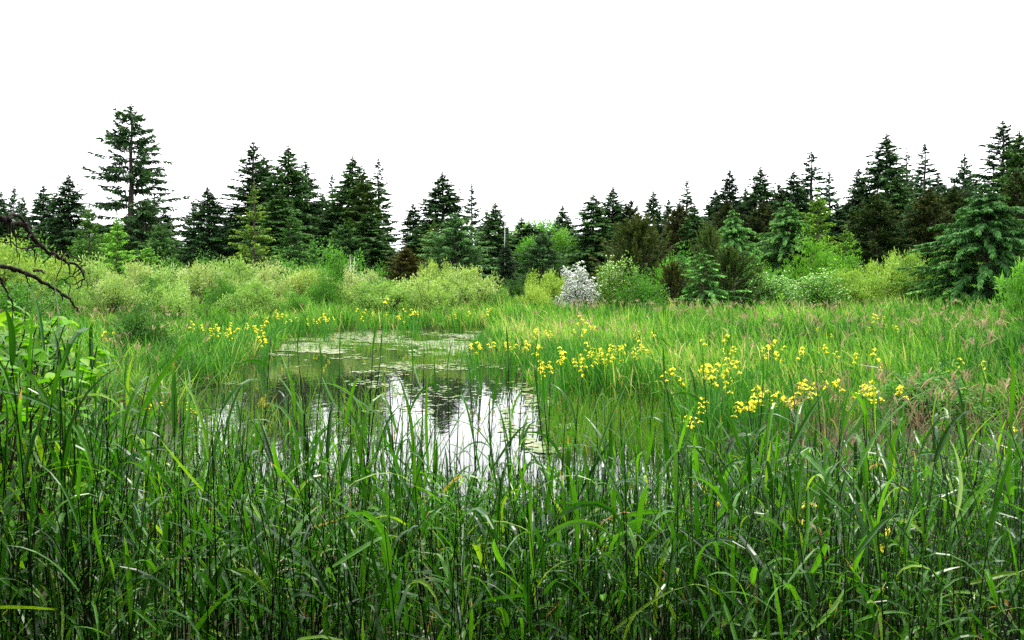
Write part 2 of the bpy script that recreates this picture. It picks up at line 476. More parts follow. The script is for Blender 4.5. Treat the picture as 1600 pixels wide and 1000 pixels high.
# name, px, top row, half width px, depth, colour, label
DK = (1.1, 1.2, 1.15); MG = (1.55, 1.65, 1.2); LG = (2.2, 2.3, 1.2); BL = (1.1, 1.3, 1.5); YG = (3.0, 2.6, 1.0); OL = (1.7, 1.5, .8)
TREES = [  # kind, px, top row, half width px, depth, colour, label
 ('fir', 2, 298, 18, 112, DK, 'dark conifer cut by the left edge of the picture'),
 ('ragged', 21, 288, 16, 118, BL, 'bluish conifer next to the left picture edge, above the dead branch'),
 ('fir', 36, 306, 14, 116, DK, 'small dark conifer just right of the bluish one at the left edge'),
 ('fir', 68, 289, 30, 100, DK, 'dark pointed conifer, left one of the pair left of the tallest tree'),
 ('spruce', 106, 272, 32, 98, DK, 'dark pointed conifer, right and taller of the pair left of the tallest tree'),
 ('open', 205, 164, 56, 96, DK, 'tallest tree, open conifer with bare trunk showing between its boughs'),
 ('fan', 226, 312, 46, 92, (.9, 1.0, .9), 'wide dark conifer filling the foot of the tallest tree'),
 ('fir', 258, 325, 22, 98, DK, 'dark conifer low on the right flank of the tallest tree'),
 ('ragged', 304, 312, 22, 94, DK, 'ragged dark conifer, shorter of the pair in the gap right of the tallest tree'),
 ('spruce', 326, 290, 30, 90, DK, 'dark conifer, taller of the pair in the gap right of the tallest tree'),
 ('ragged', 394, 220, 38, 92, (.9, 1.05, .95), 'tall ragged conifer whose spire rises behind the yellow-green layered tree'),
 ('fir', 412, 243, 34, 95, DK, 'dark conifer close right of the spire behind the yellow-green tree'),
 ('layered', 397, 282, 25, 70, (3.3, 2.7, 1.0), 'narrow yellow-green conifer with layered boughs'),
 ('spruce', 450, 226, 38, 90, MG, 'tall green conifer in the middle of the left clump'),
 ('ragged', 479, 250, 30, 93, DK, 'ragged conifer with a drooping sideways top in the left clump'),
 ('fir', 436, 300, 40, 84, MG, 'broad dark conifer right of the yellow-green layered tree'),
 ('sparse', 519, 272, 18, 98, BL, 'thin bare-topped conifer in the notch between two tall clumps'),
 ('fir', 522, 318, 34, 90, DK, 'dark conifer filling the notch below the thin bare-topped one'),
 ('spruce', 551, 243, 36, 92, MG, 'tall conifer left of the see-through one'),
 ('ragged', 566, 262, 30, 90, OL, 'olive conifer between a tall one and the see-through one'),
 ('sparse', 591, 248, 24, 92, DK, 'see-through conifer with a bare thin trunk at the clump edge'),
 ('fir', 576, 330, 36, 86, MG, 'green conifer at the foot of the see-through one'),
 ('fir', 645, 317, 24, 96, DK, 'small dark conifer left of the tall spire in the middle'),
 ('spruce', 693, 268, 38, 96, DK, 'dark spire, tallest tree in the middle of the picture'),
 ('fir', 665, 345, 32, 90, MG, 'green conifer between the rusty bush and the middle spire'),
 ('young', 678, 342, 24, 86, OL, 'olive-brown young conifer below the middle spire'),
 ('fan', 712, 334, 50, 82, (1.8, 2.0, 1.7), 'grey-green fan-shaped conifer in front of the middle spire'),
 ('sparse', 737, 287, 18, 100, DK, 'thin gappy conifer just right of the middle spire'),
 ('ragged', 762, 326, 20, 102, MG, 'ragged conifer left of the thin white pole'),
 ('fir', 774, 316, 26, 98, MG, 'conifer whose flank the thin white pole stands against'),
 ('fir', 791, 378, 16, 66, (.5, .55, .6), 'small almost black conifer under the thin white pole'),
 ('fir', 815, 338, 22, 130, MG, 'distant conifer just right of the thin white pole'),
 ('fan', 848, 364, 38, 80, (1.0, 1.15, 1.0), 'grey-green broad fir left of the white-flowering shrub'),
 ('fir', 879, 320, 22, 112, DK, 'lone dark tip above the bright alders'),
 ('fir', 927, 303, 36, 88, MG, 'dense green conifer above the white-flowering shrub'),
 ('spruce', 957, 291, 28, 92, DK, 'dark conifer just right of the dense one above the white-flowering shrub'),
 ('brown', 985, 308, 26, 92, (.9, .95, .9), 'dark brownish conifer behind the bushy pine'),
 ('fir', 1021, 297, 24, 98, DK, 'dark pointed conifer right behind the bushy pine'),
 ('fir', 1045, 310, 20, 100, DK, 'short dark conifer two right of the bushy pine'),
 ('sparse', 1073, 281, 24, 94, BL, 'conifer with a pale gappy tip above the brown one'),
 ('brown', 1062, 312, 24, 90, (1.15, .85, .7), 'reddish brown conifer below the pale gappy tip'),
 ('spruce', 1085, 318, 22, 88, MG, 'green conifer right of the reddish brown one'),
 ('fir', 1118, 294, 24, 98, DK, 'dark conifer left of the sharp black spire'),
 ('fir', 1140, 264, 26, 94, (.6, .65, .75), 'sharp black spire above a brown flank'),
 ('brown', 1136, 308, 24, 92, (1.0, .9, .8), 'brown conifer under the sharp black spire'),
 ('sparse', 1165, 292, 18, 102, BL, 'thin bluish tip between two dark spires'),
 ('spruce', 1189, 260, 32, 94, DK, 'dark spire with upswept boughs right of the thin bluish tip'),
 ('brown', 1192, 312, 34, 88, (.95, .9, .8), 'broad brown conifer above the pale drooping hemlocks'),
 ('brown', 1218, 282, 20, 98, (.7, .55, .6), 'dark reddish tip left of the dense dark crown'),
 ('fir', 1240, 267, 34, 94, DK, 'dense dark crown left of the tall gappy spire'),
 ('sparse', 1268, 237, 34, 96, BL, 'tall gappy spire above the yellow-green conifer'),
 ('sparse', 1296, 268, 22, 98, BL, 'thin gappy conifer right of the tall gappy spire'),
 ('fir', 1310, 318, 22, 96, DK, 'low dark conifer in the dip right of the gappy pair'),
 ('fir', 1342, 262, 28, 96, DK, 'dark spire left of the tall pointed one on the right'),
 ('spruce', 1384, 208, 40, 94, DK, 'tall pointed dark conifer, highest of the right clump'),
 ('layered', 1417, 226, 26, 96, (.85, 1.0, 1.1), 'bluish layered conifer right of the tall pointed one'),
 ('sparse', 1445, 224, 28, 98, BL, 'feathery gappy conifer right of the layered one'),
 ('spruce', 1400, 275, 36, 90, MG, 'green conifer with pale layered boughs below the layered one'),
 ('brown', 1368, 300, 40, 80, (.95, 1.1, .85), 'olive-brown broad conifer in the right shade'),
 ('fan', 1424, 318, 30, 82, (1.0, 1.3, 1.4), 'blue-green conifer between two brown ones'),
 ('brown', 1452, 290, 34, 80, (1.15, 1.0, .75), 'rusty brown conifer right of the blue-green one'),
 ('brown', 1490, 288, 34, 84, (.95, 1.0, .8), 'dark olive-brown conifer left of the big drooping hemlock'),
 ('ragged', 1505, 238, 26, 98, BL, 'lone ragged conifer rising above the brown ones'),
 ('ragged', 1568, 188, 44, 88, (.85, .95, 1.0), 'tall ragged conifer behind the big drooping hemlock'),
 ('spruce', 1592, 203, 38, 84, MG, 'tall green conifer cut by the right edge of the picture'),
 ('brown', 1590, 262, 36, 74, (.95, 1.05, .7), 'olive conifer at the right edge behind the big drooping hemlock'),
 # nearer row
 ('young', 140, 318, 26, 78, (1.7, 1.9, .9), 'mid-green young conifer left of the bright young tree'),
 ('young', 183, 334, 25, 64, (4.2, 4.4, 1.6), 'bright green young tree in front of the tallest tree'),
 ('young', 232, 380, 24, 58, (4.0, 4.2, 1.6), 'small bright green cone right of the bright young tree'),
 ('young', 490, 368, 16, 70, (2.3, 2.8, 1.4), 'small bright young conifer before the left clump'),
 ('brown', 634, 384, 25, 60, (1.75, 1.05, .6), 'rusty brown rounded conifer bush'),
 ('pine', 998, 340, 47, 60, (1.15, 1.15, .8), 'big bushy brown-olive pine with upright candles'),
 ('hemlock', 1145, 328, 34, 60, (2.3, 2.7, 1.8), 'pale drooping hemlock, left of the two in the middle row'),
 ('hemlock', 1231, 315, 44, 62, (2.0, 2.3, 1.5), 'pale drooping hemlock, right and bigger of the two in the middle row'),
 ('young', 1278, 297, 34, 60, (3.4, 3.0, 1.0), 'yellow-green feathery conifer beside the bigger pale hemlock'),
 ('pine', 1108, 352, 26, 54, (1.2, 1.4, 1.0), 'olive young pine with pale candles behind the front hemlock'),
 ('hemlock2', 1100, 392, 42, 48, (2.2, 2.8, 1.6), 'green drooping hemlock bush at the meadow edge'),
 ('pine', 1142, 386, 42, 49, (1.05, 1.3, .9), 'bushy olive pine right of the drooping hemlock bush'),
 ('pine', 1052, 410, 26, 50, (1.2, 1.0, .7), 'low brown pine bush left of the drooping hemlock bush'),
 ('young', 1178, 392, 22, 51, (3.0, 3.4, 1.5), 'small light green sapling under the left pale hemlock'),
 ('young', 1322, 352, 24, 56, (2.9, 2.8, 1.0), 'yellow-green sapling right of the feathery conifer'),
 ('young', 1432, 384, 20, 52, (3.0, 3.0, 1.2), 'thin light green sapling left of the lighter drooping conifer'),
 ('hemlock2', 1062, 396, 28, 52, (1.9, 2.4, 1.6), 'small bluish green hemlock between the bushy pine and the drooping hemlock bush'),
 ('young', 1010, 412, 18, 50, (2.0, 2.3, 1.1), 'low green young tree under the bushy pine'),
 ('fan', 250, 352, 34, 86, (1.5, 1.7, 1.3), 'mid-green spreading conifer right of the tallest tree foot'),
 ('young', 455, 330, 30, 80, (1.5, 1.8, 1.2), 'mid-green pointed conifer in front of the left clump'),
 ('fan', 540, 345, 36, 84, (1.2, 1.4, 1.0), 'dark spreading conifer at the foot of the clump left of the see-through one'),
 ('hemlock', 1541, 287, 66, 47, (1.05, 1.5, .95), 'big drooping hemlock with tiers of boughs at the right'),
 ('hemlock2', 1492, 368, 50, 47.5, (2.3, 2.7, 1.3), 'lighter drooping conifer leaning on the left foot of the big hemlock'),
]
for kind, px, ty, hw, yd, colr, lab in TREES:
    place(kind, CON, px, ty, hw, yd, colr, lab)

def top_line(px):
    return np.interp(px, [-200, 0, 120, 205, 300, 400, 560, 605, 640, 690, 800, 900, 1000, 1150, 1300, 1400, 1600, 1800],
                     [325, 330, 340, 330, 362, 305, 305, 395, 380, 335, 358, 345, 325, 305, 318, 285, 265, 260])
fr = np.random.default_rng(5)
SECX = [60, 160, 290, 370, 500, 620, 720, 830, 940, 1060, 1170, 1290, 1400, 1500]
SEC = ['at the left picture edge', 'behind the pointed pair left of the tallest tree', 'behind the tallest tree', 'behind the pair in the gap', 'behind the yellow-green layered tree',
       'behind the see-through conifer', 'behind the middle spire', 'behind the thin white pole', 'behind the bright alders', 'behind the bushy pine', 'behind the sharp black spire',
       'behind the pale hemlocks', 'behind the tall gappy spire', 'behind the highest spire of the right clump', 'behind the big drooping hemlock']
for i in range(112):
    px = -70 + 1740 * (i + fr.uniform(-.4, .4)) / 111.0
    ty = float(top_line(px)) + fr.uniform(-6, 46)
    k = ['fir', 'spruce', 'fir', 'ragged', 'brown' if px > 900 else 'fir'][fr.integers(0, 5)]
    place(k, CON, px, ty, fr.uniform(26, 42), fr.uniform(102, 136), tuple(np.array(DK) * fr.uniform(.7, 1.15)),
          'dark conifer in the packed back row ' + SEC[int(np.searchsorted(SECX, px))], group='dark conifers massed in the background')

# ------------------------------------------------------------------ broadleaf trees and shrubs
def bush(seed, H, R, nclump=60, nleaf=90, ll=.16, lw=.07, up=.4, clump=.26, mat=None, tall=False, bloom=0, tmean=.5, wild=.35, flat=False):
    r = np.random.default_rng(seed)
    fol, st, bl = Geo(), Geo(), Geo()
    u = r.uniform(0, 1, nclump); th = r.uniform(0, 2 * PI, nclump)
    cz = u ** .8
    sh = r.uniform(.35, 1, nclump) ** .45
    if tall:
        rad = np.sin(np.clip(cz, .02, 1) * PI * .93 + .12) ** .7
        C = np.stack([np.cos(th) * rad * sh * R * .85, np.sin(th) * rad * sh * R * .85, (cz * (.82 + .12 * r.random(nclump))) * H + .03 * H], -1)
    else:                                   # several merging lobes of unequal height, with stray shoots
        K = 6
        la = r.uniform(0, 2 * PI, K) ; lr = r.uniform(.15, .62, K) * R; lr[0] = 0
        lw_ = r.uniform(.32, .55, K) * R; lh = r.uniform(.5, .95, K) * H; lh[0] = H * .98
        q = r.integers(0, K, nclump)
        rad = np.sqrt(np.clip(1 - cz ** 2.2, 0, 1))
        stray = np.where(r.random(nclump) < .10, r.uniform(1.08, 1.28, nclump), 1.0)
        C = np.stack([np.cos(la[q]) * lr[q] + np.cos(th) * rad * sh * lw_[q] * stray, np.sin(la[q]) * lr[q] + np.sin(th) * rad * sh * lw_[q] * stray,
                      (cz * .86 + .03) * lh[q] * stray], -1)
    ctint = r.normal(0, .10, nclump)
    for i in range(0, nclump, 2):
        p = C[i]
        q = np.array([p[0] * .12, p[1] * .12, 0])
        m = (p + q) * .5 + np.array([0, 0, .10 * H]) * (0 if tall else 1)
        if tall: m = np.array([p[0] * .35, p[1] * .35, p[2] * .72])
        tube(st, [q, m, p], [.022 * R, .014 * R, .005 * R], 3, cap=False)
    n = nclump * nleaf
    ci = np.repeat(np.arange(nclump), nleaf)
    cr = clump * R * r.uniform(.45, 1.25, nclump)[ci]
    off = r.normal(0, 1, (n, 3)); off /= np.linalg.norm(off, axis=1)[:, None]
    off *= (r.random(n) ** .45)[:, None]
    B = C[ci] + off * cr[:, None] * np.array([1, 1, H / R * .55 + .3])
    B[:, 2] = np.abs(B[:, 2])
    az = np.arctan2(off[:, 1], off[:, 0]) + r.normal(0, .8, n)
    el = r.normal(up, wild, n) + off[:, 2] * .5
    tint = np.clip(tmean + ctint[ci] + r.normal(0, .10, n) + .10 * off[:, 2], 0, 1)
    ribbons(fol, B, az, el, ll * r.uniform(.6, 1.3, n), lw * r.uniform(.7, 1.3, n), r.uniform(0, .9, n), 2, 1.2,
            roll=r.uniform(-.8, .8, n), profile='leaf', tint=tint)
    R = float(np.percentile(np.hypot(B[:, 0], B[:, 1]), 95)); H = float(np.percentile(B[:, 2], 99.5)) + ll * .4
    out = {'stems': st.mesh('stems', M_bark), 'foliage': fol.mesh('foliage', mat or M_leafy), 'H': H, 'R': R}
    if bloom:
        nb_ = int(n * bloom)
        k = r.choice(n, nb_, p=(B[:, 2] + .2 * H) / (B[:, 2] + .2 * H).sum())
        bb = C[ci[k]] + (B[k] - C[ci[k]]) * 1.12
        for a in (0, 1.57):
            ribbons(bl, bb, az[k] + a, r.uniform(-.2, .9, nb_), .10, .085, .3, 2, profile='leaf', tint=r.uniform(0, 1, nb_))
        out['blossom'] = bl.mesh('blossom', M_bloss)
    return out

SH = {
    'willow':  bush(21, 3.0, 3.0, 90, 95, .19, .06, .55, .19, M_willow, tmean=.55, wild=.5),
    'willow2': bush(22, 3.0, 2.6, 80, 95, .17, .06, .7, .20, M_willow, tmean=.6, wild=.45),
    'round':   bush(23, 3.0, 2.8, 80, 90, .17, .085, .3, .24, M_leafy),
    'alder':   bush(24, 8.0, 3.2, 120, 80, .30, .16, .2, .24, M_leafy, tall=True),
    'twiggy':  bush(25, 2.4, 1.9, 60, 60, .12, .04, .8, .20, M_leafy, wild=.3),
    'bloom':   bush(26, 3.0, 1.6, 70, 40, .12, .06, .5, .20, M_leafy, bloom=2.6),
    'cream':   bush(27, 3.2, 2.4, 80, 70, .16, .08, .4, .22, M_leafy, bloom=.22),
    'sucker':  bush(28, 2.4, 1.6, 46, 50, .26, .05, .9, .2, M_leafy, wild=.3, tmean=.6),
}
C_PALE = (.98, .98, 1.15); C_WIL = (.78, .95, .85); C_GRN = (.75, .95, .6)
SHRUBS = [
 ('alder', 835, 343, 22, 128, (1.0, 1.3, .8), 'bright green alder far back, right of the thin white pole'),
 ('alder', 858, 341, 22, 126, (1.0, 1.35, .85), 'bright green alder far back below the lone dark tip'),
 ('alder', 800, 362, 18, 110, (.95, 1.15, .7), 'green alder right beside the almost black conifer'),
 ('alder', 826, 372, 20, 104, (.9, 1.2, .7), 'green alder left of the grey-green broad fir'),
 ('alder', 878, 358, 24, 92, (.95, 1.15, .6), 'light green alder between the grey-green fir and the dense conifer'),
 ('alder', 350, 368, 22, 110, (.8, 1.1, .65), 'light green tree low in the gap left of the yellow-green conifer'),
 ('alder', 150, 368, 32, 88, (.6, .8, .5), 'mid-green bushy tree left of the bright young tree'),
 ('round', 40, 372, 62, 66, (.95, 1.05, .6), 'light green rounded bush behind the dead branch'),
 ('willow', -20, 380, 60, 56, (.85, 1.0, .6), 'light green bush cut by the left picture edge'),
 ('round', 40, 432, 52, 36, (.5, .75, .45), 'dark green bush under the dead branch'),
 ('willow', 96, 408, 40, 52, (.9, 1.0, .65), 'pale willow bush right of the dead branch tip'),
 ('willow2', 148, 412, 44, 54, C_WIL, 'pale willow mound below the bright young tree'),
 ('willow', 205, 418, 46, 52, C_PALE, 'pale willow mound right below the tallest tree'),
 ('round', 268, 402, 44, 64, (.65, .8, .6), 'grey-green bush right of the small bright cone'),
 ('willow2', 255, 424, 40, 50, C_WIL, 'yellowish willow mound in front of the grey-green bush'),
 ('round', 326, 400, 38, 66, (.6, .85, .5), 'green bush under the gap right of the tallest tree'),
 ('willow', 312, 420, 46, 52, C_PALE, 'pale willow mound with whitish tips, third from the yellow-green conifer'),
 ('willow', 372, 412, 48, 54, C_WIL, 'broad pale willow mound below the yellow-green conifer'),
 ('round', 448, 402, 36, 60, (.85, 1.1, .6), 'bright green rounded bush in front of the left clump'),
 ('willow2', 420, 420, 40, 51, C_PALE, 'pale willow mound between the broad one and the bright bush'),
 ('twiggy', 325, 452, 28, 40, (1.0, 1.2, .6), 'small upright green bush standing in the left meadow'),
 ('round', 520, 382, 50, 68, (.75, 1.0, .6), 'tall mid-green bush right of the small bright young conifer'),
 ('willow', 486, 428, 44, 50, (.9, .95, .75), 'olive willow mound behind the far irises'),
 ('willow2', 551, 426, 34, 52, (1.02, 1.0, 1.35), 'palest cream-topped rounded willow'),
 ('round', 592, 416, 34, 64, (.75, 1.0, .6), 'green bush between the cream-topped willow and the rusty bush'),
 ('willow', 672, 416, 28, 58, (.9, 1.0, .7), 'pale green bush right of the rusty bush'),
 ('willow2', 640, 444, 44, 48, C_WIL, 'low yellowish mound in front of the rusty bush'),
 ('willow', 742, 426, 48, 50, (.95, 1.0, .95), 'large rounded pale willow in the middle'),
 ('willow2', 700, 440, 34, 48, C_WIL, 'yellowish mound touching the large pale willow'),
 ('round', 805, 432, 22, 62, (.3, .4, .35), 'dark low bush beside the almost black conifer'),
 ('willow2', 120, 446, 34, 40, (.6, .8, .6), 'low willow clump in the left meadow beside the dead branch tips'),
 ('willow', 182, 440, 40, 42, (.85, .95, .9), 'ragged willow mound stepping forward left of the small upright bush'),
 ('willow2', 282, 442, 38, 40, (.75, .95, .75), 'willow mound close left of the small upright bush'),
 ('willow', 400, 446, 40, 42, (.7, .92, .7), 'willow mound behind the clump of irises on the far left bank'),
 ('round', 455, 452, 30, 43, (.8, 1.05, .7), 'green mound at the back of the left meadow'),
 ('willow', 610, 448, 44, 45, (.7, .92, .65), 'low willow mound on the far bank, left of the yellowish one'),
 ('willow2', 668, 438, 40, 45, (.85, .98, .8), 'willow mound on the far bank left of the large pale willow'),
 ('twiggy', 700, 462, 30, 43, (1.0, 1.15, .6), 'small tuft-like bush at the foot of the large pale willow'),
 ('round', 236, 426, 30, 46, (.5, .72, .45), 'dark green round bush set in front of the pale willows, below the small bright cone'),
 ('round', 345, 428, 26, 45, (.55, .8, .5), 'dark green round bush set in front of the pale willows, left of the yellow-green conifer'),
 ('round', 508, 414, 30, 47, (.6, .85, .5), 'dark green round bush between pale willows, below the tall mid-green bush'),
 ('round', 586, 434, 24, 46, (.5, .75, .45), 'dark green low bush right of the cream-topped willow'),
 ('round', 104, 428, 28, 43, (.5, .75, .45), 'dark green bush touching the dead branch tips'),
 ('round', 786, 446, 22, 47, (.55, .75, .4), 'dark green low bush right of the large pale willow'),
 ('willow', 864, 432, 34, 50, (.85, .98, .5), 'yellow-green bush left of the white-flowering shrub'),
 ('willow2', 830, 452, 26, 47, (.85, .98, .5), 'low yellow-green bush by the little channel'),
 ('bloom', 905, 417, 33, 48, (1.0, 1.0, 1.0), 'rounded shrub covered all over in white flowers'),
 ('cream', 955, 402, 36, 49, (.9, 1.0, .55), 'green shrub with cream blooms beside the white-flowering shrub'),
 ('round', 998, 424, 34, 47.5, (.6, .85, .55), 'dark green shrub below the bushy pine'),
 ('round', 1060, 392, 34, 56, (.8, 1.2, .7), 'green shrub between the bushy pine and the drooping hemlock bush'),
 ('round', 1188, 408, 36, 53, (.75, 1.0, .5), 'green shrub below the left pale hemlock'),
 ('round', 1270, 366, 46, 56, (1.0, 1.2, .55), 'bright yellow-green bush under the feathery conifer'),
 ('cream', 1216, 426, 40, 48, (.85, 1.05, .6), 'low shrub with cream flower heads at the meadow edge'),
 ('cream', 1272, 422, 44, 48.5, (.9, 1.1, .6), 'wide shrub with cream flower heads right of the low one'),
 ('round', 1322, 390, 40, 54, (1.0, 1.2, .55), 'yellowish green bush right of the bright yellow-green one'),
 ('willow', 1340, 428, 36, 49, (.75, .95, .5), 'green willow bush in front of the yellowish green bush'),
 ('willow2', 1392, 410, 36, 50, (.75, .95, .5), 'yellow-green willow bush below the olive-brown conifer'),
 ('willow', 1430, 402, 34, 51, (.75, .95, .6), 'pale bush beside the lighter drooping conifer'),
 ('round', 226, 464, 44, 22.5, (.34, .5, .42), 'dark bush rising out of the left reeds near the pond'),
 ('sucker', 1596, 408, 42, 30, (.9, 1.15, .8), 'leafy willow shoots cut by the right picture edge'),
 ('twiggy', 1220, 462, 36, 34, (1.5, 1.6, .6), 'small yellow-green bush standing in the right meadow'),
 ('round', 1465, 574, 85, 12.8, (.55, .85, .4), 'low green weedy bush in the brown reeds at the right'),
]
for kind, px, ty, hw, yd, colr, lab in SHRUBS:
    tr = kind == 'alder'
    if 'willow' in kind and yd > 40: ty -= 7; hw *= 1.1
    place(kind, SH, px, ty, hw, yd, colr, lab, 'tree' if tr else 'shrub', name='alder_tree' if tr else ('willow_shrub' if 'willow' in kind else 'shrub'))

# snag and thin pole
g = Geo()
x, y, z = at(550, 410, 66); zg = float(ground_z([x], [y])[0])
p0 = np.array([x, y, zg - .1])
for k, (dx, dz) in enumerate([(-.16, 2.05), (.2, 2.0)]):
    zt = EYE + (443 - 398 - k * 3) / FPX * 66
    tube(g, [p0, p0 + [dx * .3, 0, (zt - zg) * .6], [x + dx, y, zt]], [.08, .045, .012], 6)
tag(link('dead_snag', g.mesh('dead_snag', M_snag, True)), 'short bleached forked snag in front of the left clump', 'dead tree')
g = Geo()
a = np.array(at(788.5, 450, 70)); a[2] = float(ground_z([a[0]], [a[1]])[0]) - .1
b = np.array(at(789, 337, 70))
tube(g, [a, a + (b - a) * .35 + [.02, 0, 0], a + (b - a) * .7 + [-.015, 0, 0], b], [.05, .04, .035, .025], 6)
tag(link('bare_pole', g.mesh('bare_pole', M_snag, True)), 'thin white bare pole above the almost black conifer', 'pole')

# ------------------------------------------------------------------ meadow grass, plumes, sedge, floating leaves
def scatter(n, px0, px1, y0, y1, r):
    px = r.uniform(px0, px1, n); Yd = r.uniform(y0, y1, n)
    return (px - 800) / FPX * Yd, Yd

r = np.random.default_rng(31)
def meadow(n, px0, px1, y0, y1, hfun, name, label, per=4, seed=0):
    r = np.random.default_rng(300 + seed)
    x, y = scatter(n, px0, px1, y0, y1, r)
    d = pond_sd(x, y)
    k = d > -.15
    x, y, d = x[k], y[k], d[k]
    x = np.repeat(x, per); y = np.repeat(y, per); d = np.repeat(d, per)
    x = x + r.normal(0, .07, len(x)); y = y + r.normal(0, .07, len(y))
    z = ground_z(x, y)
    n1 = len(x)
    h = hfun(x, y) * (1 + .22 * wob(x, y, .8, 40 + seed)) * r.uniform(.5, 1.15, n1) * np.repeat(r.uniform(.7, 1.2, n1 // per), per)
    ct = np.repeat(r.normal(0, .13, n1 // per), per)
    k = h > .12
    x, y, z, h = x[k], y[k], z[k], h[k]; n1 = len(x)
    tint = np.clip(.45 + .0025 * np.clip(y - 20, 0, 30) - .16 * np.clip((x / y * FPX - 450) / 350, 0, 1) + .17 * wob(x, y, .55, 44 + seed) + .15 * wob(x, y, .16, 47) + 1.2 * ct[k] + r.normal(0, .2, n1), 0, 1)
    wind = .35 * wob(x, y, .25, 60)
    g = Geo()
    ribbons(g, np.stack([x, y, z - .03], -1), r.uniform(0, 2 * PI, n1) * .8 + wind, r.normal(1.38, .13, n1), h * 1.06,
            (.014 + .026 * r.random(n1) ** 2) * np.sqrt(np.maximum(y, 10) / 14.0), r.gamma(1.6, .48, n1), 3, 2.0,
            roll=r.uniform(-PI, PI, n1), tint=tint)
    o = link(name, g.mesh(name, M_mead))
    tag(o, label, 'grass', kind='stuff')
    return o
right_h = lambda x, y: np.interp(y, [8, 14, 20, 28, 40, 60], [.6, .64, .70, .84, 1.02, 1.1]) * (1 + .22 * np.clip((x / y * FPX - 400) / 400, 0, 1))
left_h = lambda x, y: np.interp(y, [12, 20, 30, 45, 60], [.7, .72, .68, .85, 1.0])
meadow(19000, 770, 1800, 12.5, 58, right_h, 'meadow_grass', 'bright green reed meadow right of the pond', 4, 1)
meadow(14000, -180, 480, 13.5, 58, left_h, 'meadow_grass', 'green reed meadow left of the pond', 4, 2)
meadow(9000, 430, 900, 38, 60, lambda x, y: 1.0 + .3 * wob(x, y, .5, 33), 'meadow_grass', 'grassy bank beyond the far end of the pond', 4, 3)

# pinkish seed heads over the meadow
g = Geo(); r = np.random.default_rng(71)
x, y = scatter(9000, -100, 1750, 13, 56, r)
px = x / y * FPX + 800
w = np.where(px > 860, np.clip(.25 + .5 * wob(x, y, .35, 70) + (y > 38) * .35, 0, 1), np.where(px < 330, .28, .06))
k = (pond_sd(x, y) > .4) & (r.random(len(x)) < w * np.where(px > 1250, .5, .4))
x2, y2 = scatter(90, 1240, 1640, 8.5, 12.0, r); k2 = (pond_sd(x2, y2) > .3) & (wob(x2, y2, 1.0, 73) > -.2)
x, y = np.concatenate([x[k], x2[k2]]), np.concatenate([y[k], y2[k2]]); n1 = len(x); z = ground_z(x, y)
hh = np.where(y < 12.6, .72, 1.0) * np.where(x > 0, 1.22, 1.05) * r.uniform(.82, 1.12, n1)
az = r.uniform(0, 2 * PI, n1); lean = r.uniform(1.28, 1.5, n1)
B = np.stack([x, y, z], -1)
ribbons(g, B, az, lean, hh, .006 * np.sqrt(y / 14), .15, 2, profile='stem', tint=.6)
T = B + hh[:, None] * .9 * np.stack([np.cos(lean) * np.cos(az), np.cos(lean) * np.sin(az), np.sin(lean)], -1)
for k in range(4):
    ribbons(g, T + r.normal(0, .02, (n1, 3)), az + r.uniform(-1.8, 1.8, n1), r.uniform(.7, 1.4, n1), r.uniform(.10, .22, n1), .022 * np.sqrt(y / 18), .5, 2,
            roll=r.uniform(-1, 1, n1), profile='spray', tint=r.uniform(0, 1, n1))
tag(link('grass_plumes', g.mesh('grass_plumes', M_plume)), 'pinkish tan seed heads standing over the meadow grass', 'grass', kind='stuff')

# brown dead reeds at the water's edge and on the right
g = Geo(); r = np.random.default_rng(72)
xs, ys = [], []
x, y = scatter(1500, 1180, 1720, 9.2, 14.5, r); k = (pond_sd(x, y) > .2) & (wob(x, y, .8, 75) > -.35); xs.append(x[k]); ys.append(y[k])
x, y = scatter(26000, -50, 1150, 13, 44, r); d = pond_sd(x, y); k = (d > -.1) & (d < .35); xs.append(x[k]); ys.append(y[k])
x, y = scatter(1500, 100, 300, 13.5, 21, r); k = pond_sd(x, y) > 0; xs.append(x[k]); ys.append(y[k])
x, y = scatter(420, -60, 1660, 2.6, 9, r); xs.append(x); ys.append(y)
x = np.concatenate(xs); y = np.concatenate(ys); n1 = len(x); z = ground_z(x, y)
ribbons(g, np.stack([x, y, z - .02], -1), r.uniform(0, 2 * PI, n1), r.normal(1.15, .35, n1), r.uniform(.2, .75, n1) + (y < 9) * .25, np.where(y < 9, .005, .012 * np.sqrt(np.maximum(y, 9) / 13)), r.uniform(0, 1.6, n1), 3, 1.6,
        roll=r.uniform(-2, 2, n1), tint=np.clip(r.normal(.5, .25, n1), 0, 1))
tag(link('dry_reeds', g.mesh('dry_reeds', M_straw)), 'brown dead reed stems along the banks', 'reeds', kind='stuff')

# sedge standing in shallow water
g = Geo(); r = np.random.default_rng(73)
def sedge(n, px0, px1, py0, py1, h0, h1, thr, seed):
    px = r.uniform(px0, px1, n); py = r.uniform(py0, py1, n)
    Yd = EYE * FPX / (py - HZ); x = (px - 800) / FPX * Yd
    k = (pond_sd(x, Yd) < .1) & (wob(x, Yd, 1.2, seed) > thr)
    x, Yd = x[k], Yd[k]; m = len(x)
    ribbons(g, np.stack([x, Yd, np.full(m, -.03)], -1), r.uniform(0, 2 * PI, m), r.normal(1.42, .12, m), r.uniform(h0, h1, m),
            .011 * np.sqrt(Yd / 10), r.gamma(1.2, .25, m), 3, 2.0, roll=r.uniform(-3, 3, m), tint=np.clip(r.normal(.45, .22, m), 0, 1))
sedge(1500, 290, 600, 600, 760, .25, .6, -.1, 81)
sedge(2800, 850, 1120, 630, 715, .16, .46, -.6, 82)
sedge(1500, 560, 900, 600, 800, .2, .55, .45, 83)
sedge(800, 900, 1240, 710, 830, .3, .6, .1, 84)
sedge(3600, 420, 830, 517, 550, .12, .35, .1, 85)
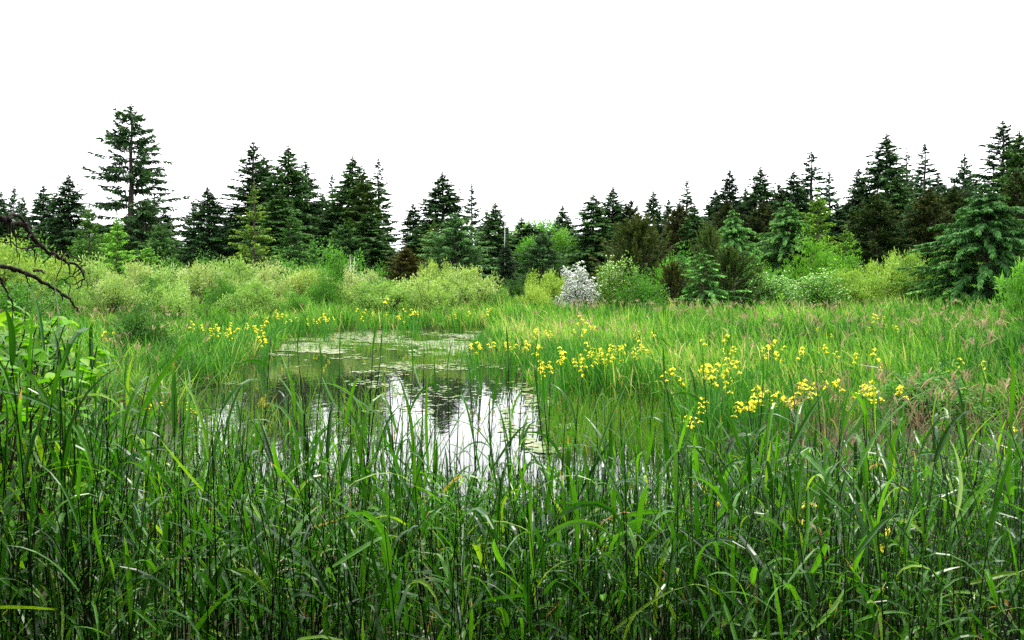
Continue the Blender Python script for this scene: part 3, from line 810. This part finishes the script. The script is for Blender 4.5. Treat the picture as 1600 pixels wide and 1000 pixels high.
sedge(900, 640, 840, 552, 575, .3, .5, -.2, 86)
tag(link('pond_sedge', g.mesh('pond_sedge', M_sedge)), 'thin green sedge standing in the shallow water', 'sedge', kind='stuff')

# floating leaves
g = Geo(); r = np.random.default_rng(74)
def pads(n, px0, px1, py0, py1, thr, seed, s=1.0):
    px = r.uniform(px0, px1, n); py = r.uniform(py0, py1, n)
    Yd = EYE * FPX / (py - HZ); x = (px - 800) / FPX * Yd
    mg = np.minimum(py - py0, py1 - py) / 12.0
    k = (pond_sd(x, Yd) < -.05) & (wob(x, Yd, 1.1, seed) + .5 * wob(x, Yd, 3.0, seed + 1) + r.normal(0, .22, n) - np.clip(1 - mg, 0, 1) * .9 > thr)
    x, Yd = x[k], Yd[k]; m = len(x)
    a = r.uniform(0, 2 * PI, m); L = s * r.uniform(.05, .10, m); Wd = L * r.uniform(.45, .95, m)
    th = np.arange(8) * PI / 4
    u = np.cos(th)[None] * L[:, None]; v = np.sin(th)[None] * Wd[:, None]
    xx = x[:, None] + u * np.cos(a)[:, None] - v * np.sin(a)[:, None]
    yy = Yd[:, None] + u * np.sin(a)[:, None] + v * np.cos(a)[:, None]
    tl = r.normal(0, .05, (m, 2))
    zz = .006 + r.uniform(0, .006, m)[:, None] + np.abs(u * tl[:, :1] + v * tl[:, 1:])
    F = (np.arange(m) * 8)[:, None] + np.arange(8)[None]
    g.add(np.stack([xx, yy, zz], -1).reshape(-1, 3), F, np.repeat(np.clip(r.normal(.5, .22, m), 0, 1), 8))
pads(15000, 400, 830, 508, 556, -.15, 91, 1.15)
pads(3000, 320, 640, 540, 612, .75, 92)
pads(1800, 640, 850, 545, 590, .25, 93)
pads(1200, 820, 900, 560, 720, .4, 94)
pads(900, 560, 900, 590, 660, .75, 95, .8)
pads(700, 780, 900, 610, 700, .45, 96, .8)
tag(link('floating_leaves', g.mesh('floating_leaves', M_pad)), 'small floating leaves rafted on the pond surface', 'leaves', kind='stuff')

# sword leaves fringing the banks
g = Geo(); r = np.random.default_rng(76)
x, y = scatter(60000, -60, 1300, 11.5, 44, r); d = pond_sd(x, y)
k = (d > -.1) & (d < np.where(x > 0, 2.2, 1.3) * (1 + .5 * wob(x, y, .7, 77))) & (wob(x, y, .9, 78) > -.55) & ((x > -1.8) | (y > 18) )
x, y = x[k], y[k]; n1 = len(x); z = ground_z(x, y)
hh = (.72 + .14 * wob(x, y, 1.0, 79)) * r.uniform(.6, 1.12, n1)
ribbons(g, np.stack([x, y, z - .03], -1), r.uniform(0, 2 * PI, n1), r.normal(1.43, .09, n1), hh, .026 * np.sqrt(y / 15), r.gamma(1.3, .22, n1), 3, 2.2,
        roll=r.uniform(-3, 3, n1), tint=np.clip(r.normal(.4, .25, n1), 0, 1))
tag(link('sword_leaves', g.mesh('sword_leaves', M_irisleaf)), 'upright dark green sword-shaped leaves fringing the banks', 'leaves', kind='stuff')

# ------------------------------------------------------------------ yellow irises
def iris_meshes(seed):
    r = np.random.default_rng(seed)
    g = Geo(); n = 8
    ribbons(g, np.stack([r.normal(0, .05, n), r.normal(0, .05, n), np.zeros(n)], -1), r.uniform(0, 2 * PI, n), r.normal(1.42, .08, n), r.uniform(.7, 1.0, n), .026,
            r.uniform(0, .5, n), 4, 2.2, roll=r.uniform(-3, 3, n), tint=r.uniform(.1, .9, n))
    lv = g.mesh('leaves', M_irisleaf)
    g = Geo(); tube(g, [(0, 0, 0), (.01, 0, .5), (.0, .01, .97)], [.006, .005, .004], 5, tint=.4)
    return lv, g.mesh('stem', M_irisleaf)
def flower_mesh(seed):
    r = np.random.default_rng(seed)
    g = Geo(); a0 = r.uniform(0, 2)
    for k in range(3):
        a = a0 + k * 2 * PI / 3
        ribbons(g, [[0, 0, 0]], a, .55, .105, .062, 1.9, 4, 1.0, fold=.12, profile='leaf', tint=.5)
        ribbons(g, [[0, 0, 0]], a + 1.05, 1.25, .06, .022, .3, 3, 1.0, fold=.1, profile='leaf', tint=.9)
        ribbons(g, [[0, 0, .004]], a, .9, .05, .02, .5, 2, 1.0, profile='leaf', tint=.2)
    tube(g, [(0, 0, -.05), (0, 0, -.02), (0, 0, .0)], [.004, .007, .004], 5, tint=0)
    return g.mesh('flower', M_irisflower)
IRIS = [iris_meshes(400 + i) for i in range(4)]
FLOW = [flower_mesh(500 + i) for i in range(4)]
# px, flower row, plants, spread x, spread y, depth, where
CL = [
 (845, 515, 5, 10, 5, 26, 'on the spit right of the pond, by its highest corner'),
 (782, 536, 9, 32, 3, 27, 'in the low row on the spit'),
 (850, 560, 6, 9, 16, 21, 'at the left corner of the right-hand iris bed'),
 (900, 558, 9, 22, 9, 20.5, 'in the left half of the big bed right of the pond'),
 (942, 550, 14, 20, 10, 20.5, 'in the middle of the big bed right of the pond'),
 (985, 545, 10, 18, 10, 21, 'in the right half of the big bed right of the pond'),
 (880, 520, 8, 34, 10, 25, 'thinly set behind the big bed right of the pond'),
 (1010, 520, 5, 20, 6, 25, 'on tall stems above the right half of the big bed'),
 (1046, 576, 3, 8, 6, 19, 'in the small group right of the big bed'),
 (1110, 576, 5, 10, 8, 18.5, 'in the second small group right of the big bed'),
 (1143, 570, 4, 7, 10, 18, 'on a single tall tuft in the right meadow'),
 (1076, 652, 3, 8, 5, 11.2, 'lowest, over the shallow sedge'),
 (1093, 628, 3, 9, 5, 11.8, 'just above the lowest pair over the sedge'),
 (1162, 632, 5, 9, 9, 11.2, 'left of the near right-hand group'),
 (1190, 618, 6, 12, 10, 11.4, 'in the middle of the near right-hand group'),
 (1230, 618, 5, 12, 8, 11.4, 'right of the middle of the near right-hand group'),
 (1263, 604, 5, 10, 8, 11.6, 'at the right end of the near right-hand group'),
 (1310, 598, 3, 14, 8, 11.6, 'alone between the two near right-hand groups'),
 (1358, 606, 6, 14, 12, 11.2, 'in the group before the pinkish seed heads on the right'),
 (1402, 606, 2, 5, 6, 11.2, 'rightmost of the group before the pinkish seed heads'),
 (1340, 512, 6, 50, 10, 27, 'scattered in the far right meadow'),
 (1400, 500, 4, 20, 6, 32, 'far off under the big drooping hemlock'),
 (1220, 545, 6, 60, 14, 22, 'scattered in the middle of the right meadow'),
 (1500, 560, 3, 30, 12, 18, 'scattered before the right picture edge'),
 (1150, 545, 5, 70, 14, 22, 'standing singly between the small groups and the right meadow'),
 (1080, 590, 4, 40, 10, 17, 'standing singly at the front of the right bank'),
 (1300, 560, 5, 60, 16, 20, 'standing singly behind the near right-hand group'),
 (1581, 668, 1, 3, 3, 10, 'alone at the right picture edge'),
 (1118, 752, 2, 4, 6, 4.3, 'among the near grass, right of the pond'),
 (1250, 806, 2, 6, 8, 3.7, 'low among the near grass, by a glint of water'),
 (1351, 800, 1, 2, 2, 3.6, 'single near bud in the grass at the right'),
 (1392, 826, 1, 3, 3, 3.5, 'low near bloom right of the single bud'),
 (295, 632, 2, 4, 6, 12.5, 'alone before the left reeds, above the water glint'),
 (242, 636, 2, 5, 5, 12.5, 'left of the one above the water glint'),
 (162, 522, 4, 12, 10, 22, 'left of the dark bush in the left reeds'),
 (330, 510, 7, 24, 5, 30, 'at the left end of the left-hand bed'),
 (372, 521, 11, 32, 8, 28, 'in the middle of the left-hand bed'),
 (395, 512, 5, 10, 5, 29, 'at the right end of the left-hand bed'),
 (412, 494, 9, 18, 6, 36, 'in the clump behind the left-hand bed'),
 (448, 496, 6, 12, 5, 37, 'right in the clump behind the left-hand bed'),
 (500, 495, 8, 14, 6, 40, 'in the yellow patch at the far left corner of the pond'),
 (600, 492, 11, 36, 12, 42, 'spread over the far bank'),
 (735, 487, 7, 26, 7, 42, 'below the large pale willow on the far bank'),
 (790, 470, 6, 30, 7, 52, 'farthest, by the little channel'),
]
r = np.random.default_rng(77)
for px, py, n, sx, sy, yd, where in CL:
    for i in range(n if n < 5 else int(n * 1.5)):
        qx = px + r.uniform(-1.5, 1.5) * sx; qy = py + r.normal(0, sy * .85)
        Yd = (EYE - .12 - .72) * FPX / (py - HZ) if py < 600 else yd
        Yd = Yd * (1 + r.normal(0, .05))
        X0, Y0, Zt = at(qx, qy, Yd)
        zg = max(float(ground_z([X0], [Y0])[0]), -.05) - .02
        H = max(Zt - zg, .35)
        o = bpy.data.objects.new('yellow_iris', None); COL.objects.link(o)
        o.location = (X0, Y0, zg); o.rotation_euler = (0, 0, r.uniform(0, 6.28)); o.scale = (max(H, .8), max(H, .8), H)
        tag(o, 'yellow iris ' + where, 'flower', 'yellow irises ' + where)
        v = IRIS[r.integers(0, 4)]
        link('leaves', v[0], o)['kind'] = 'stuff'; link('stem', v[1], o)
        nf = 2 if r.random() < .55 else 3
        fs = .72
        for k in range(nf):
            fz = [.985, .90, .80][k]
            link('flower', FLOW[r.integers(0, 4)], o, loc=(r.normal(0, .012) + (.05 if k else 0) * math.cos(k * 2.5), r.normal(0, .012) + (.05 if k else 0) * math.sin(k * 2.5), fz),
                 rot=(r.normal(0, .2), r.normal(0, .2), r.uniform(0, 6)), scale=(fs, fs, fs))

# ------------------------------------------------------------------ foreground reed grass
TOPX = [-300, 0, 120, 220, 320, 450, 600, 750, 900, 1050, 1200, 1400, 1600, 1900]
TOPY = [580, 600, 625, 675, 702, 718, 735, 755, 750, 732, 715, 705, 695, 690]
def shoots(g, gs, x, y, H, r, nleaf, lw=(.006, .0165), ll=(.12, .38), nseg=5, fold=.14, dead=.0035, tsh=0.0):
    n = len(x); z = ground_z(x, y)
    az = r.uniform(0, 2 * PI, n); lean = np.abs(r.normal(0, .23, n))
    def P(s, k=slice(None)):
        return np.stack([x[k] + np.cos(az[k]) * lean[k] * s ** 1.6 * H[k], y[k] + np.sin(az[k]) * lean[k] * s ** 1.6 * H[k], z[k] + s * H[k] * np.cos(lean[k] * .6)], -1)
    # stems: three-sided tapering tubes
    ss = np.linspace(0, 1, 5); rad = np.linspace(.0032, .0012, 5)
    th = np.arange(3) * 2 * PI / 3
    ring = np.stack([np.cos(th), np.sin(th), 0 * th], -1)
    V = np.stack([P(np.full(n, s))[:, None, :] + ring[None] * rd for s, rd in zip(ss, rad)], 1)
    i = np.arange(4)[:, None] * 3; j = np.arange(3)[None]; jn = (j + 1) % 3
    q = np.stack([i + j, i + jn, i + 3 + jn, i + 3 + j], -1).reshape(-1, 4)
    F = (q[None] + (np.arange(n) * 15)[:, None, None]).reshape(-1, 4)
    gs.add(V.reshape(-1, 3), F, np.repeat(r.uniform(0, 1, n), 15))
    pt = np.clip(r.normal(.47 + tsh, .22, n), 0, .94)
    for k in range(nleaf):
        s = np.clip(.14 + .74 * (k + r.uniform(-.4, .4, n)) / max(nleaf - 1, 1), .05, .99)
        up = k >= nleaf - 1
        la = az + (k % 2) * PI + r.normal(0, .7, n)
        el = r.normal(.85 if not up else 1.2, .34, n)
        dr = np.where(r.random(n) < .32, r.uniform(1.6, 2.7, n), r.gamma(2.0, .42, n))
        pw = np.where(r.random(n) < .3, 4.0, 1.6)
        tint = np.clip(pt + r.normal(0, .12, n), 0, .95)
        dd = r.random(n) < dead * (1 if s.mean() > .4 else 3)
        tint = np.where(dd, r.uniform(.97, 1, n), tint)
        ribbons(g, P(s), la, el, r.uniform(*ll, n) * np.clip(H, .5, 1.4), r.uniform(*lw, n), dr, nseg, pw, curl=r.normal(0, .35, n),
                roll=r.normal(0, .5, n), fold=fold, tint=tint, tip=np.where(r.random(n) < .07, r.uniform(.96, 1, n), np.nan))
gl, gs = Geo(), Geo()
r = np.random.default_rng(90)
def fore(n, y0, y1, nleaf, nseg, fold, pw=1.0, **kw):
    y = y0 + (y1 - y0) * r.random(n) ** pw
    px = r.uniform(-120, 1720, n)
    x = (px - 800) / FPX * y
    d = pond_sd(x, y)
    k = (d > -.6) & (np.hypot(x, y) > 2.2) & (r.random(n) < .72 + .45 * wob(x, y, 2.2, 130))
    x, y, px = x[k], y[k], px[k]; m = len(x)
    z = ground_z(x, y)
    zt = EYE - (np.interp(px, TOPX, TOPY) - HZ) / FPX * y
    H = np.minimum(1.25, zt - z) * r.uniform(.55, 1.16, m)
    H = np.where((y > 6.5) & (r.random(m) < np.interp(px, [520, 580, 900, 1080, 1240], [0, .55, .6, .45, 0])), 0, H)
    tall = (r.random(m) < .08) & (y > 3)
    H = np.where(tall, H * r.uniform(1.05, 1.3, m), H)
    k = H > .22
    shoots(gl, gs, x[k], y[k], H[k], r, nleaf, nseg=nseg, fold=fold, **kw)
fore(1900, 2.2, 3.6, 5, 6, .16)
fore(2500, 3.3, 5.4, 5, 5, .16)
fore(2200, 5.2, 9.0, 5, 4, 0, tsh=.08)
fore(1100, 8.5, 12.5, 5, 4, 0, tsh=.14)
tag(link('foreground_grass', gl.mesh('foreground_grass', M_fore)), 'dense tall green reed grass filling the foreground bank', 'grass', kind='stuff')
tag(link('grass_stems', gs.mesh('grass_stems', M_stem)), 'thin dark stems of the foreground reed grass', 'grass', kind='stuff')

# tall single stalks that stand up out of the grass
def stalk(px, py, Yd, lean, label, seed, nleaf=4):
    r = np.random.default_rng(seed)
    X1, Y1, Z1 = at(px, py, Yd)
    x0 = X1 - lean; zg = float(ground_z([x0], [Y1])[0]) - .02
    o = bpy.data.objects.new('reed_stalk', None); COL.objects.link(o); o.location = (x0, Y1, zg)
    tag(o, label, 'reed', 'tall single reed stalks standing above the grass')
    H = Z1 - zg
    s = np.linspace(0, 1, 8)
    pts = np.stack([lean * s ** 1.4, .03 * np.sin(s * 3 + seed), H * s], -1)
    g = Geo(); tube(g, pts, np.linspace(.0058, .0020, 8), 6, tint=.15)
    link('stem', g.mesh('stem', M_stem, True), o)
    for k in range(nleaf):
        f = .45 + .5 * k / nleaf + r.uniform(-.04, .04)
        b = np.array([[np.interp(f, s, pts[:, c]) for c in range(3)]])
        g = Geo()
        ribbons(g, b, r.choice([0, PI]) + r.normal(0, .5), r.normal(1.1, .25), r.uniform(.16, .34), r.uniform(.010, .017), r.uniform(.2, 2.2), 7,
                r.choice([1.5, 4.0]), curl=r.normal(0, .3), roll=r.normal(0, .5), fold=.15, tint=np.clip(r.normal(.45, .15), 0, .9))
        link('leaf', g.mesh('leaf', M_fore, True), o)
    g = Geo()
    ribbons(g, pts[-1:], r.uniform(0, 6), 1.45, .16, .010, .25, 5, fold=.2, roll=r.normal(0, .6), tint=.4)
    link('leaf', g.mesh('leaf', M_fore, True), o)
ST = [(422, 520, 5.0, .06), (449, 552, 5.4, .0), (464, 545, 4.6, -.08), (531, 552, 4.8, .0), (582, 545, 4.0, .05), (596, 555, 4.2, .12), (662, 545, 4.4, .02),
      (699, 600, 4.6, -.02), (794, 556, 4.3, -.02), (834, 570, 4.8, -.1), (905, 640, 4.2, .05), (1037, 590, 4.2, -.15), (1101, 602, 4.6, -.06), (1168, 660, 3.8, -.12),
      (1238, 640, 4.6, -.05), (1277, 618, 4.4, -.04), (1320, 690, 3.6, .14), (190, 640, 3.4, .03), (285, 660, 3.6, -.02), (115, 600, 3.3, .02), (60, 560, 3.2, .04),
      (345, 650, 4.2, -.1), (380, 640, 4.4, .06), (505, 600, 4.6, .08), (630, 640, 4.2, .1), (752, 640, 4.0, .06), (968, 660, 4.4, -.03), (1065, 700, 3.6, .1), (1392, 660, 4.4, .08),
      (1460, 690, 3.9, -.1), (1530, 660, 4.2, .06), (1575, 640, 4.5, -.04), (720, 600, 5.0, .04), (860, 620, 5.0, .03), (560, 590, 5.0, -.05), (1130, 640, 5.0, .02),
      (610, 620, 3.6, -.04), (645, 600, 4.4, .06), (680, 640, 3.8, .02), (735, 620, 4.2, -.05), (770, 660, 3.5, .04), (815, 630, 4.0, .03), (850, 650, 3.8, -.06), (885, 660, 4.4, .05),
      (930, 640, 4.6, -.04), (1000, 650, 4.2, .04), (480, 620, 4.2, .04), (545, 640, 3.8, -.03), (250, 650, 3.6, .05), (160, 620, 3.2, -.03), (1190, 620, 4.8, .05), (1350, 640, 4.4, -.05)]
ST.sort()
ORD = ['leftmost', 'second from left', 'third from left', 'fourth from left', 'fifth from left', 'sixth from left', 'seventh from left', 'eighth from left', 'ninth from left', 'tenth from left', 'eleventh from left', 'twelfth from left', 'thirteenth from left', 'fourteenth from left', 'fifteenth from left', 'sixteenth from left', 'seventeenth from left']
cnt = {}
for i, (px, py, yd, ln) in enumerate(ST):
    py = py - 22 if py > 590 else py
    side = 'left reeds' if px < 400 else ("pond's left part" if px < 620 else ('white reflection' if px < 860 else ('big iris bed' if px < 1110 else 'right meadow')))
    cnt[side] = cnt.get(side, -1) + 1
    stalk(px, py, yd, ln, 'dark reed stalk, ' + ORD[cnt[side]] + ' of those standing before the ' + side, 700 + i)

# ------------------------------------------------------------------ leafy shrub on the left
def big_leaf():
    n = 6; t = np.linspace(0, 1, n + 1)
    w = np.interp(t, [0, .12, .35, .6, .85, 1], [.02, .26, .34, .29, .12, .0])
    x = t; z = -.18 * t ** 2
    L = np.stack([x, -w, z + .16 * w], -1); C = np.stack([x, 0 * w, z], -1); R_ = np.stack([x, w, z + .16 * w], -1)
    V = np.stack([L, C, R_], 1).reshape(-1, 3)
    i = np.arange(n) * 3
    F = np.concatenate([np.stack([i, i + 1, i + 4, i + 3], -1), np.stack([i + 1, i + 2, i + 5, i + 4], -1)])
    out = []
    for tv in (.15, .4, .65, .9):
        g = Geo(); g.add(V, F, tv); out.append(g.mesh('leaf', M_shrub, True))
    return out
BL_ = big_leaf()
def leafy(name, label, canes, seed, lsize=(.038, .064), cat='shrub', step=.065):
    r = np.random.default_rng(seed)
    bx, by, bz = canes[0][0]
    o = bpy.data.objects.new(name, None); COL.objects.link(o); o.location = (bx, by, bz)
    tag(o, label, cat)
    for c in canes:
        P = np.array(c) - np.array([bx, by, bz])
        t = np.linspace(0, 1, len(P)); tt = np.linspace(0, 1, 14)
        Q = np.stack([np.interp(tt, t, P[:, k]) for k in range(3)], -1)
        Q[1:-1] += r.normal(0, .008, (12, 3))
        g = Geo(); tube(g, Q, np.linspace(.006, .0018, 14), 6)
        link('stem', g.mesh('stem', M_twig, True), o)
        Ln = np.linalg.norm(np.diff(Q, axis=0), axis=1).sum()
        m = int(Ln * .72 / step)
        a = r.uniform(0, PI)
        for k in range(m + 1):
            f = .28 + .72 * k / max(m, 1)
            p = np.array([np.interp(f, tt, Q[:, j]) for j in range(3)])
            a += PI / 2 + r.normal(0, .25)
            for s in ((0, PI) if k < m else (0, 2.1, 4.2)):
                if r.random() < .08: continue
                sz = r.uniform(*lsize) * (.75 if k == m else 1)
                link('leaf', BL_[r.integers(0, 4)], o, loc=tuple(p), rot=(r.normal(0, .3), r.normal(.05, .35), a + s + r.normal(0, .2)), scale=(sz * 1.25, sz * 1.15, sz * 1.25))
def cane(px0, pxm, pym, px1, py1, Yd, dy=0.15):
    b = at(px0, 900, Yd); zg = float(ground_z([b[0]], [b[1]])[0]) - .02
    m = at(pxm, pym, Yd + dy * .5); e = at(px1, py1, Yd + dy)
    return [(b[0], b[1], zg), m, e]
cl = [cane(-20, 20, 600, 40, 488, 2.9), cane(-10, 60, 610, 105, 500, 3.0, .25), cane(0, 80, 620, 128, 560, 2.9, -.1), cane(-40, -20, 600, -10, 505, 2.8, .1),
      cane(20, 90, 640, 140, 590, 3.1), cane(-30, 30, 640, 62, 545, 2.7, .2), cane(10, 50, 660, 90, 585, 2.6, -.2), cane(-50, -10, 660, 15, 560, 2.6, .1), cane(30, 100, 690, 120, 640, 2.8, .2),
      cane(-20, 10, 640, 30, 530, 3.2, .2), cane(0, 40, 620, 75, 520, 3.3, .2)]
cl += [cane(-25, 15, 560, 22, 478, 3.3, .1), cane(0, 60, 570, 92, 494, 3.4, .1), cane(45, 110, 600, 158, 548, 3.4, .1), cane(30, 70, 590, 118, 530, 3.2, .1), cane(10, 40, 580, 58, 510, 3.1, -.1), cane(-30, 0, 580, 12, 520, 3.0, .2), cane(40, 95, 630, 150, 575, 3.2, .1)]
leafy('leafy_shrub', 'bright green broad-leaved shrub in the left foreground', cl, 801)
leafy('leafy_sprig', 'small bright leafy sprig low in the dark grass at the left', [cane(130, 132, 850, 136, 755, 2.5, .05), cane(130, 138, 860, 148, 790, 2.45, .05)], 802, (.03, .05), 'plant', .10)

# ------------------------------------------------------------------ the overhanging tree with the dead branches on the left
ROOT = np.array([-3.7, 0.6]); zr = float(ground_z([ROOT[0]], [ROOT[1]])[0]) - .1
ov = conifer(15, 14, 4.3, base=.33, nb=9, step=.45, gap=.03, dens=13, pw=.45, droop=.3, up=.7, down=.12, low=.9, spray=.55, sw=.2)
o = bpy.data.objects.new('overhanging_tree', None); COL.objects.link(o); o.location = (ROOT[0], ROOT[1], zr)
tag(o, 'tree beyond the left picture edge reaching in with bare dead lichened branches', 'tree')
for part in ('trunk', 'branches', 'crown'):
    c = link(part, ov[part], o); c.color = (1, 1, 1, 1)
BY = 3.4
def wood(g, pts, r0, r1, jitter=.004, yd=0.0, seed=0, sub=5):
    r = np.random.default_rng(seed)
    P = np.array([np.array(at(px, py, BY + yd + (k * .03))) for k, (px, py) in enumerate(pts)]) - np.array([ROOT[0], ROOT[1], zr])
    t = np.linspace(0, 1, len(P)); tt = np.linspace(0, 1, (len(P) - 1) * sub + 1)
    Q = np.stack([np.interp(tt, t, P[:, k]) for k in range(3)], -1)
    Q += r.normal(0, jitter, Q.shape)
    tube(g, Q, np.linspace(r0, r1, len(Q)) * r.uniform(.5, .78, len(Q)), 7)
    return Q
g = Geo()
j0 = at(-800, 330, BY)
wood(g, [(-640, 318), (-300, 328), (0, 341), (14, 347), (40, 352), (52, 372), (70, 390), (92, 402), (103, 408), (122, 414), (128, 424)], .024, .006, .003, 0, 1)
for q, a, b in [([(14, 345), (18, 335), (30, 338), (42, 350)], .013, .008), ([(16, 347), (15, 360), (17, 386)], .006, .003), ([(20, 348), (24, 372), (28, 402)], .005, .002),
                ([(38, 350), (58, 356), (72, 365)], .005, .002), ([(60, 384), (46, 388), (28, 388), (18, 378), (-10, 378)], .006, .004), ([(55, 388), (54, 410)], .005, .002),
                ([(44, 388), (43, 396)], .004, .003), ([(82, 392), (76, 402), (68, 412)], .004, .002), ([(98, 404), (92, 425), (89, 440)], .004, .002), ([(108, 412), (109, 428)], .007, .003),
                ([(128, 422), (132, 436), (124, 448), (118, 452)], .005, .003), ([(128, 424), (118, 432), (95, 436), (90, 442)], .004, .002), ([(96, 402), (106, 396), (118, 404), (126, 410)], .005, .003),
                ([(120, 416), (114, 430), (122, 446)], .004, .002), ([(32, 372), (44, 370), (50, 366)], .005, .003), ([(66, 386), (64, 398)], .004, .002)]:
    wood(g, q, a, b, .002, r0 if False else 0, 3 + int(q[0][0]), 3)
tr_ = np.random.default_rng(9)
for (px, py) in [(8, 346), (30, 350), (46, 360), (58, 380), (74, 393), (86, 399), (112, 411), (126, 420), (24, 388), (50, 388), (100, 437), (130, 436)]:
    a = tr_.uniform(.2, 2.6); L = tr_.uniform(12, 30)
    wood(g, [(px, py), (px + L * .5 * math.cos(a), py + L * .5 * math.sin(a)), (px + L * math.cos(a + .4), py + L * math.sin(a + .4))], .004, .0018, .002, 0, int(px), 3)
link('dead_branch', g.mesh('dead_branch', M_dead, True), o)
g = Geo()
wood(g, [(-560, 330), (-250, 380), (0, 415), (28, 422), (50, 430), (75, 446), (97, 459), (106, 464), (118, 480), (125, 487)], .018, .004, .0025, -.25, 21)
for q, a, b in [([(40, 428), (43, 440), (48, 448)], .005, .002), ([(88, 454), (82, 462)], .004, .002), ([(97, 459), (98, 470)], .005, .003), ([(52, 424), (60, 422), (70, 426)], .008, .006)]:
    wood(g, q, a, b, .0015, -.25, 30 + int(q[0][0]), 3)
link('dead_branch', g.mesh('dead_branch', M_dead, True), o)
g = Geo()
wood(g, [(-300, 330), (-60, 415), (0, 434), (10, 455), (18, 470), (20, 485)], .010, .003, .002, -.3, 41)
link('dead_branch', g.mesh('dead_branch', M_dead, True), o)

# conifers of the wood behind the viewpoint, shading the bank
for x0, y0, h, k in [(-7.0, -3.0, 17, 'fir'), (-2.6, -2.9, 18, 'spruce'), (1.8, -3.2, 18, 'fir'), (6.2, -3.4, 17, 'spruce'), (10.5, -2.4, 16, 'fir')]:
    src = CON[k]
    o = bpy.data.objects.new('conifer_tree', None); COL.objects.link(o)
    o.location = (x0, y0, float(ground_z([x0], [y0])[0]) - .05); sx = 3.0 / src['R']
    o.scale = (sx, sx, h / src['H'])
    tag(o, 'tall conifer of the wood behind the viewpoint', 'tree', 'conifers behind the viewpoint')
    for part in ('trunk', 'branches', 'crown'):
        c = link(part, src[part], o)
        if part != 'trunk': c['kind'] = 'stuff'
